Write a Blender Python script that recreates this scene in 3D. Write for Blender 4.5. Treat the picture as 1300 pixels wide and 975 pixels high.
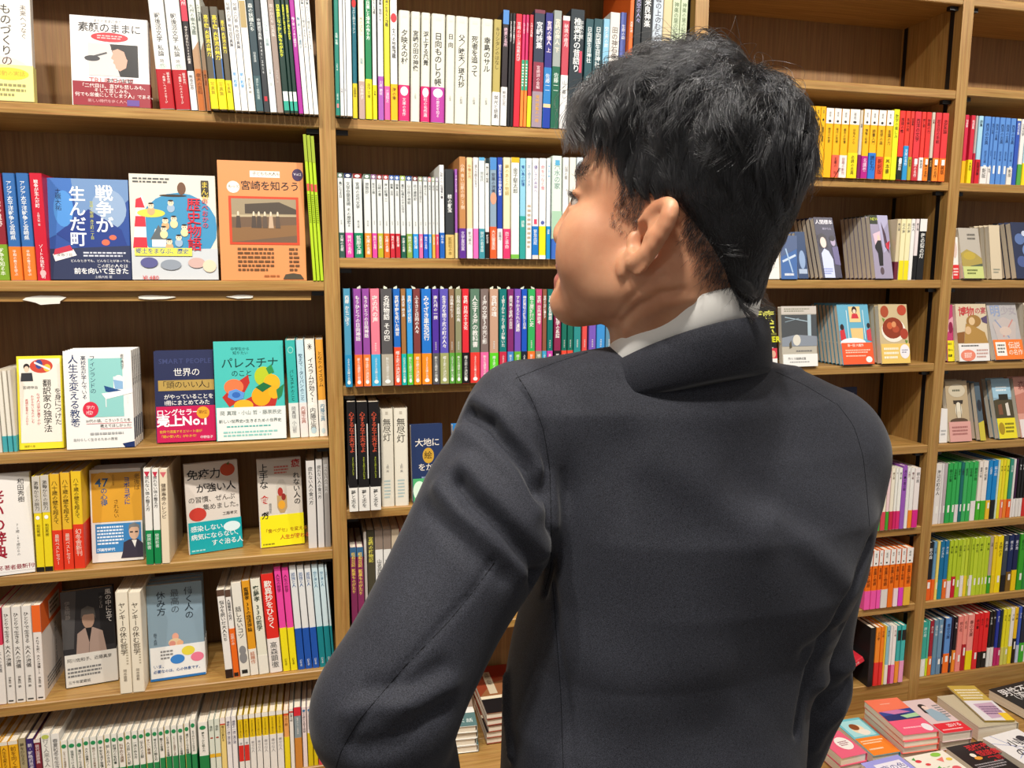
import bpy, math, random
import numpy as np
from mathutils import Vector, Matrix
random.seed(4); RNG = np.random.default_rng(7)
for _o in list(bpy.data.objects): bpy.data.objects.remove(_o)
SC = bpy.context.scene; COL = SC.collection
# ------------------------------------------------------------------ camera, exposure, light
CAM_BACK, CAM_H, FPX = 1.45, 1.5, 976.0
YAW, PITCH, ROLL = (math.radians(a) for a in (14.003, 8.077, 0.132))
FWD = Vector((math.sin(YAW)*math.cos(PITCH), math.cos(YAW)*math.cos(PITCH), -math.sin(PITCH)))
_r0 = Vector((math.cos(YAW), -math.sin(YAW), 0)); _u0 = _r0.cross(FWD)
RIGHT = math.cos(ROLL)*_r0 + math.sin(ROLL)*_u0
UP = -math.sin(ROLL)*_r0 + math.cos(ROLL)*_u0
CAM = Vector((0, -CAM_BACK, CAM_H))
cd = bpy.data.cameras.new('camera'); cam = bpy.data.objects.new('camera', cd); COL.objects.link(cam)
cd.sensor_fit = 'HORIZONTAL'; cd.sensor_width = 36.0; cd.lens = 36.0*FPX/1300; cd.clip_start = 0.02
cam.matrix_world = Matrix((( RIGHT.x, UP.x, -FWD.x, CAM.x), (RIGHT.y, UP.y, -FWD.y, CAM.y), (RIGHT.z, UP.z, -FWD.z, CAM.z), (0, 0, 0, 1)))
SC.camera = cam
SC.view_settings.view_transform = 'Standard'; SC.view_settings.look = 'None'
SC.view_settings.gamma = 1.0; SC.view_settings.exposure = 0.0; SC.view_settings.use_curve_mapping = False
wd = bpy.data.worlds.new('shop_ambient'); SC.world = wd; wd.use_nodes = True
wd.node_tree.nodes['Background'].inputs[0].default_value = (1.0, 0.95, 0.9, 1); wd.node_tree.nodes['Background'].inputs[1].default_value = 0.33
LAMP_W, LAMP_R = 52.0, 0.03
def spot(name, loc, aim, watts, size=95, blend=0.6, radius=LAMP_R, col=(1, 0.945, 0.86)):
    l = bpy.data.lights.new(name, 'SPOT'); l.energy = watts; l.spot_size = math.radians(size); l.spot_blend = blend
    l.shadow_soft_size = radius; l.color = col
    o = bpy.data.objects.new(name, l); COL.objects.link(o); o.location = loc
    o.rotation_euler = (Vector(aim)-Vector(loc)).to_track_quat('-Z', 'Y').to_euler(); return o
CEIL = 2.75
for _x in (-1.15, -0.35, 0.45, 1.25, 2.05):
    spot('shelf_spotlight', (_x, -0.95, CEIL-0.08), (_x-0.05, 0.05, 1.15), LAMP_W)
for _x, _y, _w in ((-0.1, -1.25, 74), (-0.7, -2.4, 22), (1.5, -2.4, 26)):
    spot('aisle_downlight', (_x, _y, CEIL-0.05), (_x+.1, _y+0.45, 0), _w, 120, 0.8, 0.07)

# ------------------------------------------------------------------ pixel -> place helpers (photo taken as 1300 x 975)
def ray(x, y): return FWD + (x-650)/FPX*RIGHT + (487.5-y)/FPX*UP
def P(x, y, Z): return CAM + Z*ray(x, y)
def onz(x, y, z): d = ray(x, y); return CAM + d*((z-CAM_H)/d.z)
def ony(x, y, Y): d = ray(x, y); return CAM + d*((Y+CAM_BACK)/d.y)
# ------------------------------------------------------------------ materials
def lin(h):
    if isinstance(h, str):
        h = h.lstrip('#')
        if len(h) == 3: h = ''.join(c*2 for c in h)
        v = [int(h[i:i+2], 16)/255 for i in (0, 2, 4)]
    else: v = h
    return tuple(c/12.92 if c <= .04045 else ((c+.055)/1.055)**2.4 for c in v)
_M = {}
def mat(h, rough=0.42, spec=0.4, key='paper'):
    k = (key, h, rough)
    if k in _M: return _M[k]
    m = bpy.data.materials.new('%s_%s' % (key, h)); m.use_nodes = True
    b = m.node_tree.nodes['Principled BSDF']
    b.inputs['Base Color'].default_value = (*lin(h), 1); b.inputs['Roughness'].default_value = rough
    b.inputs['Specular IOR Level'].default_value = spec
    _M[k] = m; return m
def nodes(m): return m.node_tree.nodes, m.node_tree.links
def wood(name, axis, dark, light, rough=0.42):
    m = bpy.data.materials.new(name); m.use_nodes = True; n, l = nodes(m); b = n['Principled BSDF']
    tc = n.new('ShaderNodeTexCoord'); mp = n.new('ShaderNodeMapping')
    mp.inputs['Scale'].default_value = {'X': (1.6, 42, 42), 'Z': (42, 42, 1.6), 'Y': (42, 1.6, 42)}[axis]
    no = n.new('ShaderNodeTexNoise'); no.inputs['Scale'].default_value = 4; no.inputs['Detail'].default_value = 6; no.inputs['Roughness'].default_value = .62
    no.inputs['Distortion'].default_value = .5
    mp2 = n.new('ShaderNodeMapping'); mp2.inputs['Scale'].default_value = {'X': (4, 260, 260), 'Z': (260, 260, 4), 'Y': (260, 4, 260)}[axis]
    n2 = n.new('ShaderNodeTexNoise'); n2.inputs['Scale'].default_value = 3; n2.inputs['Detail'].default_value = 3
    cr = n.new('ShaderNodeValToRGB'); e = cr.color_ramp.elements
    e[0].position = .33; e[0].color = (*lin(dark), 1); e[1].position = .68; e[1].color = (*lin(light), 1)
    mx = n.new('ShaderNodeMix'); mx.data_type = 'RGBA'; mx.blend_type = 'MULTIPLY'; mx.inputs[0].default_value = .35
    bu = n.new('ShaderNodeBump'); bu.inputs['Strength'].default_value = .12; bu.inputs['Distance'].default_value = .001
    for mm in (mp, mp2): l.new(tc.outputs['Object'], mm.inputs[0])
    l.new(mp.outputs[0], no.inputs['Vector']); l.new(mp2.outputs[0], n2.inputs['Vector'])
    l.new(no.outputs['Fac'], cr.inputs[0]); l.new(cr.outputs[0], mx.inputs[6]); l.new(n2.outputs['Color'], mx.inputs[7])
    l.new(mx.outputs[2], b.inputs['Base Color']); l.new(n2.outputs['Fac'], bu.inputs['Height']); l.new(bu.outputs[0], b.inputs['Normal'])
    b.inputs['Roughness'].default_value = rough; return m
OAK_X = wood('oak_veneer_shelf', 'X', 'a07438', 'c89d5c'); OAK_Z = wood('oak_veneer_upright', 'Z', 'a07438', 'c89d5c')
OAK_B = wood('oak_veneer_backing', 'Z', '8a6238', 'a67c4a', .5)
def page_mat():
    m = bpy.data.materials.new('page_edges'); m.use_nodes = True; n, l = nodes(m); b = n['Principled BSDF']
    tc = n.new('ShaderNodeTexCoord'); mp = n.new('ShaderNodeMapping'); mp.inputs['Scale'].default_value = (900, 3, 3)
    no = n.new('ShaderNodeTexNoise'); no.inputs['Scale'].default_value = 1.5; no.inputs['Detail'].default_value = 2
    cr = n.new('ShaderNodeValToRGB'); e = cr.color_ramp.elements
    e[0].position = .3; e[0].color = (*lin('d8cab2'), 1); e[1].position = .7; e[1].color = (*lin('f6eede'), 1)
    l.new(tc.outputs['Object'], mp.inputs[0]); l.new(mp.outputs[0], no.inputs['Vector']); l.new(no.outputs['Fac'], cr.inputs[0])
    l.new(cr.outputs[0], b.inputs['Base Color']); b.inputs['Roughness'].default_value = .8; return m
PAGES = page_mat()
BLACK_METAL = mat('141416', .35, .5, 'metal')
# ------------------------------------------------------------------ mesh builder
class MB:
    def __init__(s): s.v = []; s.f = []; s.m = []; s.mats = []
    def mi(s, m):
        if m not in s.mats: s.mats.append(m)
        return s.mats.index(m)
    def poly(s, vs, faces, m):
        o = len(s.v); s.v.extend(vs); k = s.mi(m)
        for f in faces: s.f.append([o+i for i in f]); s.m.append(k)
    def box(s, a, b, m):
        (x0, y0, z0), (x1, y1, z1) = a, b
        s.poly([(x0,y0,z0),(x1,y0,z0),(x1,y1,z0),(x0,y1,z0),(x0,y0,z1),(x1,y0,z1),(x1,y1,z1),(x0,y1,z1)],
               [(0,3,2,1),(4,5,6,7),(0,1,5,4),(1,2,6,5),(2,3,7,6),(3,0,4,7)], m)
    def cbox(s, a, b, m, c=.0015):      # box with chamfered long front edges (x-run)
        (x0, y0, z0), (x1, y1, z1) = a, b
        pr = [(y0, z0+c), (y0, z1-c), (y0+c, z1), (y1, z1), (y1, z0), (y0+c, z0)]
        n = len(pr); vs = [(x0, y, z) for y, z in pr]+[(x1, y, z) for y, z in pr]
        s.poly(vs, [tuple(range(n))[::-1], tuple(range(n, 2*n))]+[(i, (i+1) % n, n+(i+1) % n, n+i) for i in range(n)], m)
    def build(s, name, parent=None, smooth=False):
        me = bpy.data.meshes.new(name); me.from_pydata([tuple(v) for v in s.v], [], s.f)
        for m in s.mats: me.materials.append(m)
        if len(s.mats) > 1: me.polygons.foreach_set('material_index', s.m)
        if smooth: me.polygons.foreach_set('use_smooth', [True]*len(s.f))
        me.update()
        return link(name, me, parent)
def link(name, me, parent=None):
    o = bpy.data.objects.new(name, me); COL.objects.link(o)
    if parent: o.parent = parent
    return o
def empty(name, loc=(0, 0, 0), rot=(0, 0, 0), label=None, cat=None, group=None):
    o = bpy.data.objects.new(name, None); COL.objects.link(o); o.location = loc; o.rotation_euler = rot; o.empty_display_size = .03
    tag(o, label, cat, group); return o
def tag(o, label=None, cat=None, group=None, kind=None):
    if label: o['label'] = label
    if cat: o['category'] = cat
    if group: o['group'] = group
    if kind: o['kind'] = kind
    return o
# ------------------------------------------------------------------ lettering: glyph outlines turned into flat print
_G = {}
_fc = bpy.data.curves.new('lettering', 'FONT'); _fo = bpy.data.objects.new('lettering', _fc)
COL.objects.link(_fo)
def glyph(ch, bold=0, res=2):
    k = (ch, bold, res)
    if k in _G: return _G[k]
    _fc.body = ch; _fc.size = 1; _fc.resolution_u = res; _fc.offset = bold*.85
    bpy.context.view_layer.update()
    dg = bpy.context.evaluated_depsgraph_get(); ev = _fo.evaluated_get(dg); me = ev.to_mesh()
    V = np.array([(v.co.x, v.co.y) for v in me.vertices]); F = [tuple(p.vertices) for p in me.polygons]
    ev.to_mesh_clear()
    if len(V) == 0: _G[k] = (None, None, .3, 0); return _G[k]
    _G[k] = (V, F, V[:, 0].max(), V[:, 0].min()); return _G[k]
_kv = glyph('国')[0]; EM = 1.10*max(np.ptp(_kv[:, 0]), np.ptp(_kv[:, 1])); EMC = (_kv[:, 1].max()+_kv[:, 1].min())/2; EMX = (_kv[:, 0].max()+_kv[:, 0].min())/2
ROTV = 'ー〜…―()（）「」『』〈〉-―'
class Face:     # a flat printed face: origin at its top left, u along X axis vec, v down
    def __init__(s, mb, o, U, Vd, N, w, h, base=.0002):
        s.mb, s.o, s.U, s.V, s.N, s.w, s.h, s.n, s.base = mb, Vector(o), Vector(U), Vector(Vd), Vector(N), w, h, 0, base
    def pt(s, x, y): return s.o + s.U*x + s.V*y + s.N*(s.base + s.n*.00003)
    def flat(s, pts, faces, m):
        s.mb.poly([s.pt(x, y) for x, y in pts], faces, m)
    def op(s, o):
        w, h, k = s.w, s.h, o[0]; s.n += 1
        if k == 'r':
            _, a, b, c, d, col = o; s.flat([(a*w, b*h), (a*w, d*h), (c*w, d*h), (c*w, b*h)], [(0, 1, 2, 3)], mat(col))
        elif k == 'e':
            _, a, b, c, d, col = o; n = 20
            s.flat([(min(max(a+c*math.cos(-t*2*math.pi/n), 0), 1)*w, min(max(b+d*math.sin(-t*2*math.pi/n), 0), 1)*h) for t in range(n)], [tuple(range(n))], mat(col))
        elif k == 'p':
            pts = [(a*w, b*h) for a, b in o[1]]
            ar = sum(pts[i-1][0]*pts[i][1]-pts[i][0]*pts[i-1][1] for i in range(len(pts)))
            if ar > 0: pts = pts[::-1]
            s.flat(pts, [tuple(range(len(pts)))], mat(o[2]))
        elif k == 'l':
            _, a, b, c, d, t, col = o; a, b, c, d = a*w, b*h, c*w, d*h; L = math.hypot(c-a, d-b) or 1; nx, ny = -(d-b)/L*t*w/2, (c-a)/L*t*w/2
            s.flat([(a+nx, b+ny), (c+nx, d+ny), (c-nx, d-ny), (a-nx, b-ny)], [(0, 1, 2, 3)], mat(col))
        elif k == 'd':     # rows of print too small to read: u0 v0 u1 v1 rows colour
            _, a, b, c, d, n, col = o; hh = (d-b)/n; vs = []; fs = []
            for i in range(n):
                x = a; e = c-(random.random()*.25*(c-a) if i == n-1 else 0)
                while x < e-.01:
                    l = min(random.uniform(.025, .07), e-x); y0, y1 = b+hh*(i+.2), b+hh*(i+.72); q = len(vs)
                    vs += [(x*w, y0*h), (x*w, y1*h), ((x+l)*w, y1*h), ((x+l)*w, y0*h)]; fs.append((q, q+1, q+2, q+3)); x += l+.012
            s.flat(vs, fs, mat(col))
        elif k in 'hv':
            _, txt, a, b, sz, col = o[:6]; bold = o[6] if len(o) > 6 else 0
            em = sz*w; s.text(txt, a*w, b*h, em, col, bold, k == 'v')
    def text(s, txt, x, y, em, col, bold, vert):
        sc = em/EM; vs = []; fs = []; res = 2 if em > .009 else 1
        for ch in txt:
            if ch in ' 　': y, x = (y+em*.5, x) if vert else (y, x+em*(.35 if ch == ' ' else .6)); continue
            V, F, mx, mn = glyph(ch, bold, res)
            if V is None: continue
            q = len(vs)
            if vert:
                W = V-np.array([(mx+mn)/2, EMC])
                if ch in ROTV: W = np.stack([W[:, 1], -W[:, 0]], 1)
                vs += [(x+a*sc, y+em/2-b*sc) for a, b in W]; y += em
            else:
                wide = ord(ch) > 0x2000
                off = (em/2-EMX*sc) if wide else -mn*sc
                vs += [(x+off+a*sc, y+em/2-(b-EMC)*sc) for a, b in V]; x += em if wide else (mx-mn)*sc+em*.08
            fs += [tuple(q+i for i in f) for f in F]
        if vs: s.flat(vs, fs, mat(col))
# ------------------------------------------------------------------ naming helpers
CN = [('white','f4f2ee'),('white','dedad6'),('cream','f0e4c8'),('grey','a8a4a0'),('dark grey','565658'),('black','1c1a1c'),('red','d8202c'),('dark red','8c1c28'),('maroon','6a2038'),('orange','f07820'),('pale orange','f4b070'),('tan','c09068'),
 ('brown','8a5c38'),('gold','e0a828'),('yellow','f4e020'),('deep yellow','f4c414'),('lime','c0e030'),('green','30a850'),('dark green','1c5c48'),('olive','a8a058'),('olive','7c8468'),('teal','208890'),('turquoise','48c8b8'),('pale mint','cfe6dc'),
 ('light blue','8cc8e8'),('sky blue','38a0e0'),('blue','2058c0'),('mid blue','6490d8'),('slate blue','6888a8'),('navy','20284c'),('purple','8448a8'),('violet','6848b0'),('lilac','b8a8d8'),('pink','f09cb0'),('hot pink','e83c94'),('magenta','b82488'),('salmon','f09888'),('crimson','d02058')]
def cname(h):
    h = h.lstrip('#'); h = ''.join(c*2 for c in h) if len(h) == 3 else h
    c = [int(h[i:i+2], 16) for i in (0, 2, 4)]
    def d(e):
        k = [int(e[1][i:i+2], 16) for i in (0, 2, 4)]; return 2*(c[0]-k[0])**2+4*(c[1]-k[1])**2+3*(c[2]-k[2])**2
    return min(CN, key=d)[0]
_ONE = 'zero first second third fourth fifth sixth seventh eighth ninth tenth eleventh twelfth thirteenth fourteenth fifteenth sixteenth seventeenth eighteenth nineteenth twentieth'.split()
def ordw(n):
    if n <= 20: return _ONE[n]
    t = {2: 'twent', 3: 'thirt', 4: 'fort', 5: 'fift'}[n//10]
    return t+'ieth' if n % 10 == 0 else t+'y-'+_ONE[n % 10]
# ------------------------------------------------------------------ room shell
CARPET = bpy.data.materials.new('shop_carpet'); CARPET.use_nodes = True
_n, _l = nodes(CARPET); _no = _n.new('ShaderNodeTexNoise'); _no.inputs['Scale'].default_value = 300
_cr = _n.new('ShaderNodeValToRGB'); _cr.color_ramp.elements[0].color = (*lin('5c554c'), 1); _cr.color_ramp.elements[1].color = (*lin('857b6e'), 1)
_l.new(_no.outputs['Fac'], _cr.inputs[0]); _l.new(_cr.outputs[0], _n['Principled BSDF'].inputs['Base Color']); _n['Principled BSDF'].inputs['Roughness'].default_value = .95
b = MB(); b.box((-2.6, -4.2, -.05), (3.6, .32, 0), CARPET); tag(b.build('floor'), kind='structure')
b = MB(); b.box((-2.6, -4.2, CEIL), (3.6, .32, CEIL+.05), mat('eeeae2', .9, .2, 'paint')); tag(b.build('ceiling'), kind='structure')
b = MB(); b.box((-2.6, .24, 0), (3.6, .32, CEIL), mat('d8d0c4', .9, .2, 'paint')); tag(b.build('wall_back'), kind='structure')
# ------------------------------------------------------------------ bookcase bays
DEPTH = .185; BT = .0185
Z = dict(A=1.7752, B=1.4886, C=1.1963, D=.9794, E=.7373, F=.5364, R1=1.8973, R2=1.7032, R3=1.4909, R4=1.3036, R5=1.1141, R6=.92, R7=.7305, R8=.5364,
         M1=1.7752, M2=1.530, M3=1.294, M4=1.055, M5=.80, M6=.545)
PW = .028
POSTS = [-.665, .0232, .742, 1.364, 2.02]       # upright centre lines
LEDGE_Z, LEDGE_Y = .468, -.50
def bay(x0, x1, tops, label, rails, left_post, extra=None):
    t = empty('bookcase', (x0, 0, 0), (0, 0, 0), label, 'bookcase', 'oak bookcase bays along the wall')
    def part(name, lo, hi, m, ch=None):
        mb = MB(); (mb.cbox if ch else mb.box)((lo[0]-x0, lo[1], lo[2]), (hi[0]-x0, hi[1], hi[2]), m); return mb.build(name, t)
    if left_post: part('side_panel', (x0-PW/2, 0, 0), (x0+PW/2, DEPTH, 2.35), OAK_Z)
    part('side_panel', (x1-PW/2, 0, 0), (x1+PW/2, DEPTH, 2.35), OAK_Z)
    a, c = x0+PW/2, x1-PW/2
    part('back_panel', (a, DEPTH-.008, LEDGE_Z-.1), (c, DEPTH, 2.35), OAK_B)
    part('top_board', (a, .0005, 2.33), (c, DEPTH-.008, 2.35), OAK_X)
    for i, z in enumerate(tops):
        if i == len(tops)-1:
            part('base_board', (a, .001, LEDGE_Z-.1), (c, DEPTH-.009, z), OAK_X, 1)
        else:
            s = part('shelf_board', (a+.0005, .0008, z-BT), (c-.0005, DEPTH-.009, z), OAK_X, 1)
            for sx in (a+.0012, c-.0222):
                mb = MB(); mb.box((sx-x0, .012, z-BT-.0085), (sx-x0+.021, .022, z-BT-.0005), BLACK_METAL); mb.build('shelf_clip', s)
    if rails:
        for xx, yy in ((a+.00005, .026), (a+.00005, DEPTH-.026), (c-.0003, .022), (c-.0003, DEPTH-.026)):
            part('shelf_rail', (xx, yy, LEDGE_Z), (xx+.0012 if xx > (a+c)/2 else xx+.0003, yy+.012, 2.33), BLACK_METAL)
    if extra: extra(part)
    return t
bay(POSTS[0], POSTS[1], [2.08, Z['A'], Z['B'], Z['C'], Z['D'], Z['E'], Z['F']], 'oak bookcase bay at the left with face-out books and open gaps', True, True,
    lambda part: part('support_rail', (POSTS[0]+PW/2+.001, .012, Z['B']-BT-.0165), (POSTS[1]-PW/2-.024, .03, Z['B']-BT-.0003), OAK_X))
bay(POSTS[1], POSTS[2], [2.10, Z['M1'], Z['M2'], Z['M3'], Z['M4'], Z['M5'], Z['M6']], 'oak bookcase bay behind the man, packed with colourful spines', True, False,
    lambda part: part('base_ledge', (POSTS[1]+PW/2+.002, -.12, Z['M6']-.03), (POSTS[2]-PW/2-.002, -.0005, Z['M6']), OAK_X, 1))
bay(POSTS[2], POSTS[3], [2.09, Z['R1'], Z['R2'], Z['R3'], Z['R4'], Z['R5'], Z['R6'], Z['R7'], Z['R8']], 'oak bookcase bay right of his head with an empty top shelf', True, False)
bay(POSTS[3], POSTS[4], [2.09, 1.906, Z['R2'], Z['R3'], Z['R4'], Z['R5'], Z['R6'], Z['R7'], Z['R8']], 'oak bookcase bay at the far right edge', True, False)
# torn paper left on the rail under the second left shelf
def scrap(px, py, w, h, label, seed):
    rr = random.Random(seed); c = ony(px, py, .0108); mb = MB(); n = 14; ring = []
    for i in range(n):
        a = 2*math.pi*i/n; k = rr.uniform(.72, 1.1); ring.append((w/2*math.cos(a)*k, h/2*math.sin(a)*k))
    vs = [(x, -.0012, z) for x, z in ring]+[(x, .0008, z) for x, z in ring]
    mb.poly(vs, [tuple(range(n)), tuple(range(2*n-1, n-1, -1))]+[(i, n+i, n+(i+1) % n, (i+1) % n) for i in range(n)], mat('e9e4da', .7))
    o = mb.build('torn_sticker'); o.location = c; tag(o, label, 'sticker', 'torn stickers under the second left shelf')
scrap(58, 380.5, .068, .017, 'largest torn white sticker remnant, leftmost under the second left shelf', 1)
scrap(197, 377.5, .062, .008, 'thin torn white sticker remnant, middle of three under the second left shelf', 2)
scrap(306, 376.5, .05, .007, 'faint torn white sticker remnant, nearest the oak upright under the second left shelf', 3)
# display ledge in front of the base
t = empty('display_ledge', (0.7, LEDGE_Y, 0), label='low oak display ledge in front of the bookcases carrying stacked books', cat='display ledge')
for nm, lo, hi in (('ledge_top', (-1.36, 0, LEDGE_Z-.03), (1.31, -LEDGE_Y-.0005, LEDGE_Z)), ('front_panel', (-1.36, .03, .06), (1.31, .05, LEDGE_Z-.0302)), ('plinth', (-1.36, .07, 0), (1.31, -LEDGE_Y-.001, .0598))):
    mb = MB(); mb.cbox(lo, hi, OAK_X); mb.build(nm, t)
# ------------------------------------------------------------------ books
CT = .0005
def outline(W, D, c): # spine at -y; open at the fore edge; cross-section half loop of the cover
    return [(-W/2, D), (-W/2, c), (-W/2+c*.35, c*.35), (-W/2+c, 0), (W/2-c, 0), (W/2-c*.35, c*.35), (W/2, c), (W/2, D)]
def ushell(mb, W, D, z0, z1, m, c, grow=0.0, t=CT):
    o = outline(W+2*grow, D, c); o = [(x, y-grow) for x, y in o]
    i = outline(W+2*grow-2*t, D, max(c-t, .0002)); i = [(x, y-grow+t) if 0 < k < 7 else (x, y-grow) for k, (x, y) in enumerate(i)]
    n = 8; vs = [(x, y, z) for z in (z0, z1) for x, y in o]+[(x, y, z) for z in (z0, z1) for x, y in i]
    fs = []
    for k in range(n-1):
        fs.append((k, k+1, n+k+1, n+k)); fs.append((2*n+k+1, 2*n+k, 3*n+k, 3*n+k+1))
        fs.append((n+k, n+k+1, 3*n+k+1, 3*n+k)); fs.append((k+1, k, 2*n+k, 2*n+k+1))
    fs += [(0, n, 3*n, 2*n), (n-1, 3*n-1, 4*n-1, 2*n-1)]
    mb.poly(vs, fs, m)
def book(name, W, H, D, cover, spine=(), front=(), obi=None, left_bound=False, round_=.0012, slip=None, page=None):
    """Book standing at the origin: spine faces -y, thickness on x. Art ops: spine / front fractions. obi = (frac, colour, spine ops, front ops, side_margin)"""
    t = empty(name); m = mat(cover); c = min(round_, W*.3)
    mb = MB(); ushell(mb, W, D, 0, H, m, c)
    fs = Face(mb, (-W/2, 0, H), (1, 0, 0), (0, 0, -1), (0, -1, 0), W, H)
    for o in spine: fs.op(o)
    sx = 1 if left_bound else -1
    def frontface(b_, z0, hh, base):
        # front board: for right-bound books it is at -x and its left edge (seen) is the fore edge
        if left_bound: return Face(b_, (W/2, 0, z0+hh), (0, 1, 0), (0, 0, -1), (1, 0, 0), D, hh, base)
        return Face(b_, (-W/2, D, z0+hh), (0, -1, 0), (0, 0, -1), (-1, 0, 0), D, hh, base)
    if front:
        ff = frontface(mb, 0, H, .0003)
        for o in front: ff.op(o)
    mb.build('cover', t)
    pb = MB(); pb.box((-W/2+CT+.0003, .003, .0022), (W/2-CT-.0003, D-.0004, H-.0022), page or PAGES); pb.build('page_block', t)
    if obi:
        fr, col = obi[0], obi[1]; hh = fr*H; ob = MB(); g = .0002 + (.0001 if not front else .0007); ushell(ob, W, D-.0006, .0006, hh, mat(col), c, g, .0003)
        if len(obi) > 2 and obi[2]:
            f2 = Face(ob, (-W/2, -g, hh), (1, 0, 0), (0, 0, -1), (0, -1, 0), W, hh)
            for o in obi[2]: f2.op(o)
        if len(obi) > 3 and obi[3]:
            f3 = frontface(ob, 0, hh, g+.0003)
            for o in obi[3]: f3.op(o)
        ob.build('paper_band', t)
    if slip:
        s = MB(); x = random.uniform(-.2, .2)*W; a = random.uniform(-.005, .005)
        s.poly([(x-.003, .03, H-.01), (x+.003, .03, H-.01), (x+.003+a, .028, H+.002), (x-.001+a*2, .027, H+.0052), (x-.0035+a, .028, H+.002)], [(0, 1, 2, 3, 4)], mat('cfd8c8', .6)); s.build('order_slip', t)
    return t
def spine_ops(W, H, title, tc, lo, hi, bold=.01, sub=None, subc=None):
    ops = []
    if title:
        n = sum(.5 if c in ' 　' else 1 for c in title); L = (hi-lo)*H
        em = min(W*.62, L/n); cx = .5
        ops.append(('v', title, cx, lo, em/W, tc, bold))
    return ops
ROWN = {}
def spread(txt, W, L): return
def row(key, zs, ys, ta, tb, items, place, group, depth=.128, lean=0, noun='paperback', start=0, name='paperback_book', anchor='left', total=None, mf=.5):
    """items: x0,x1,dy,cover,title,titlecolour,obifrac,obicolour,obitext,obitextcolour,{extra}"""
    n = start
    for it in items:
        ex = it[-1] if isinstance(it[-1], dict) else {}
        a = [q for q in it if not isinstance(q, dict)]; a += [None]*(10-len(a))
        x0, x1, dy, cov, title, tc, of, oc, ot, otc = a
        n += 1; yy = ex.get('ys', ys)
        yt = ta[1]+(tb[1]-ta[1])*((x0+x1)/2-ta[0])/(tb[0]-ta[0]) + (dy or 0)
        top = ony((x0+x1)/2, yt, yy); H = top.z-zs
        # pixel row of the book's middle on its own plane
        mq = ex.get('mf', mf); zm = zs+H*mq; ln = math.radians(ex.get('lean', lean))
        def X(px):
            lo, hi = -300, 1300.
            for _ in range(40):
                mid = (lo+hi)/2
                if ony(px, mid, yy).z > zm: lo = mid
                else: hi = mid
            return ony(px, lo, yy).x
        XL, XR = X(x0), X(x1); W = max((XR-XL)*math.cos(ln)-.0005-(.0009 if (of or 0) else 0), .003)
        of = of or 0; sp = []
        if 'cap' in ex:
            sp.append(('r', 0, 0, 1, ex['cap'][1], ex['cap'][0]))
        t0 = ex.get('t0', .07 if 'cap' not in ex else ex['cap'][1]+.03)
        for o in ex.get('pre', ()): sp.append(o)
        if title:
            t1 = ex.get('t1', 1-of-.06); sp += spine_ops(W, H, title, tc or '1c1a1c', t0, t1, ex.get('b', .008))
        for o in ex.get('ops', ()): sp.append(o)
        ob = None
        if of:
            oo = spine_ops(W, of*H, ot, otc or 'f8f6f0', .1, .86, .006) if ot else []
            ob = (of, oc, oo+list(ex.get('oops', ())))
        t = book(name, W, H, ex.get('D', depth), cov, sp, ex.get('side', ()), ob, left_bound='side' in ex, round_=ex.get('rd', .0012), slip=ex.get('slip'))
        t.location = ((XL+XR)/2-math.tan(ln)*H*mq, yy, zs+.0002+abs(math.sin(ln))*W/2); t.rotation_euler = (0, ln, 0)
        band = ' with %s band' % cname(oc) if of else ''
        col = ex.get('col') or cname(cov)
        lab = '%s %s%s, %s from %s %s' % (col, ex.get('noun', noun), band, ordw(n if anchor == 'left' else total+1-n), anchor, place)
        if len(lab.replace(',', '').split()) > 16: lab = lab.replace(' '+ex.get('noun', noun), ' book', 1).replace('in the ', 'in ')
        tag(t, ex.get('label', lab), 'book', group)
    return n
# ------------------------------------------------------------------ rows of spines (pixel spans measured on the photo, placed on their shelf)
W, K, TXT = 'efeeea', '1b1a1c', '2a2828'
# --- left bay, top shelf
row('A', Z['A'], .001, (199, -14), (400, -8), [
 (199, 219, 0, W, '戦後派文学 私論', '3a3a3c', .335, 'b01c26', '「希望」へのメッセージ', 'f0e8e4', {'t0': .2, 't1': .56, 'rd': .002, 'ops': [('e', .5, .64, .3, .02, 'c9d8cc'), ('v', '時代', .5, .58, .3, '888')], 'oops': [('v', '戦争世代', .8, .08, .2, 'f0e8e4')]}),
 (219.6, 239, 0, W, '戦後派文学 私論', '3a3a3c', .335, 'b01c26', '「希望」へのメッセージ', 'f0e8e4', {'t0': .2, 't1': .56, 'rd': .002, 'ops': [('e', .5, .64, .3, .02, 'c9d8cc'), ('v', '時代', .5, .58, .3, '888')], 'oops': [('v', '戦争世代', .8, .08, .2, 'f0e8e4')]}),
 (239.3, 248.1, 0, '241d20', '今すぐ行きたい300の絶景', 'f2e8e0', .33, 'e6e4e4', '熊本広志', '333', {'t0': .3, 'pre': [('r', 0, 0, 1, .26, 'c43048'), ('v', '九州', .5, .06, .75, 'f4ecec')]}),
 (248.4, 258.5, 0, 'dfe3da', '九州の樹木図鑑', '4a5a50', .35, 'b8662a', '樹木の百科', '5a2c10', {'t0': .12, 't1': .5, 'ops': [('p', [(0, .5), (1, .42), (1, 1), (0, 1)], 'b08c6c')], 'D': .14}),
 (258.9, 264.9, 0, 'dfe3da', '九州の樹木図鑑', '4a5a50', .34, 'b8662a', '樹木の百科', '5a2c10', {'t0': .12, 't1': .5, 'ys': -.004, 'ops': [('p', [(0, .5), (1, .42), (1, 1), (0, 1)], 'a08468')]}),
], 'on the top left shelf', 'upright books on the top left shelf', lean=-3, mf=.21, noun='hardback')
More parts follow.
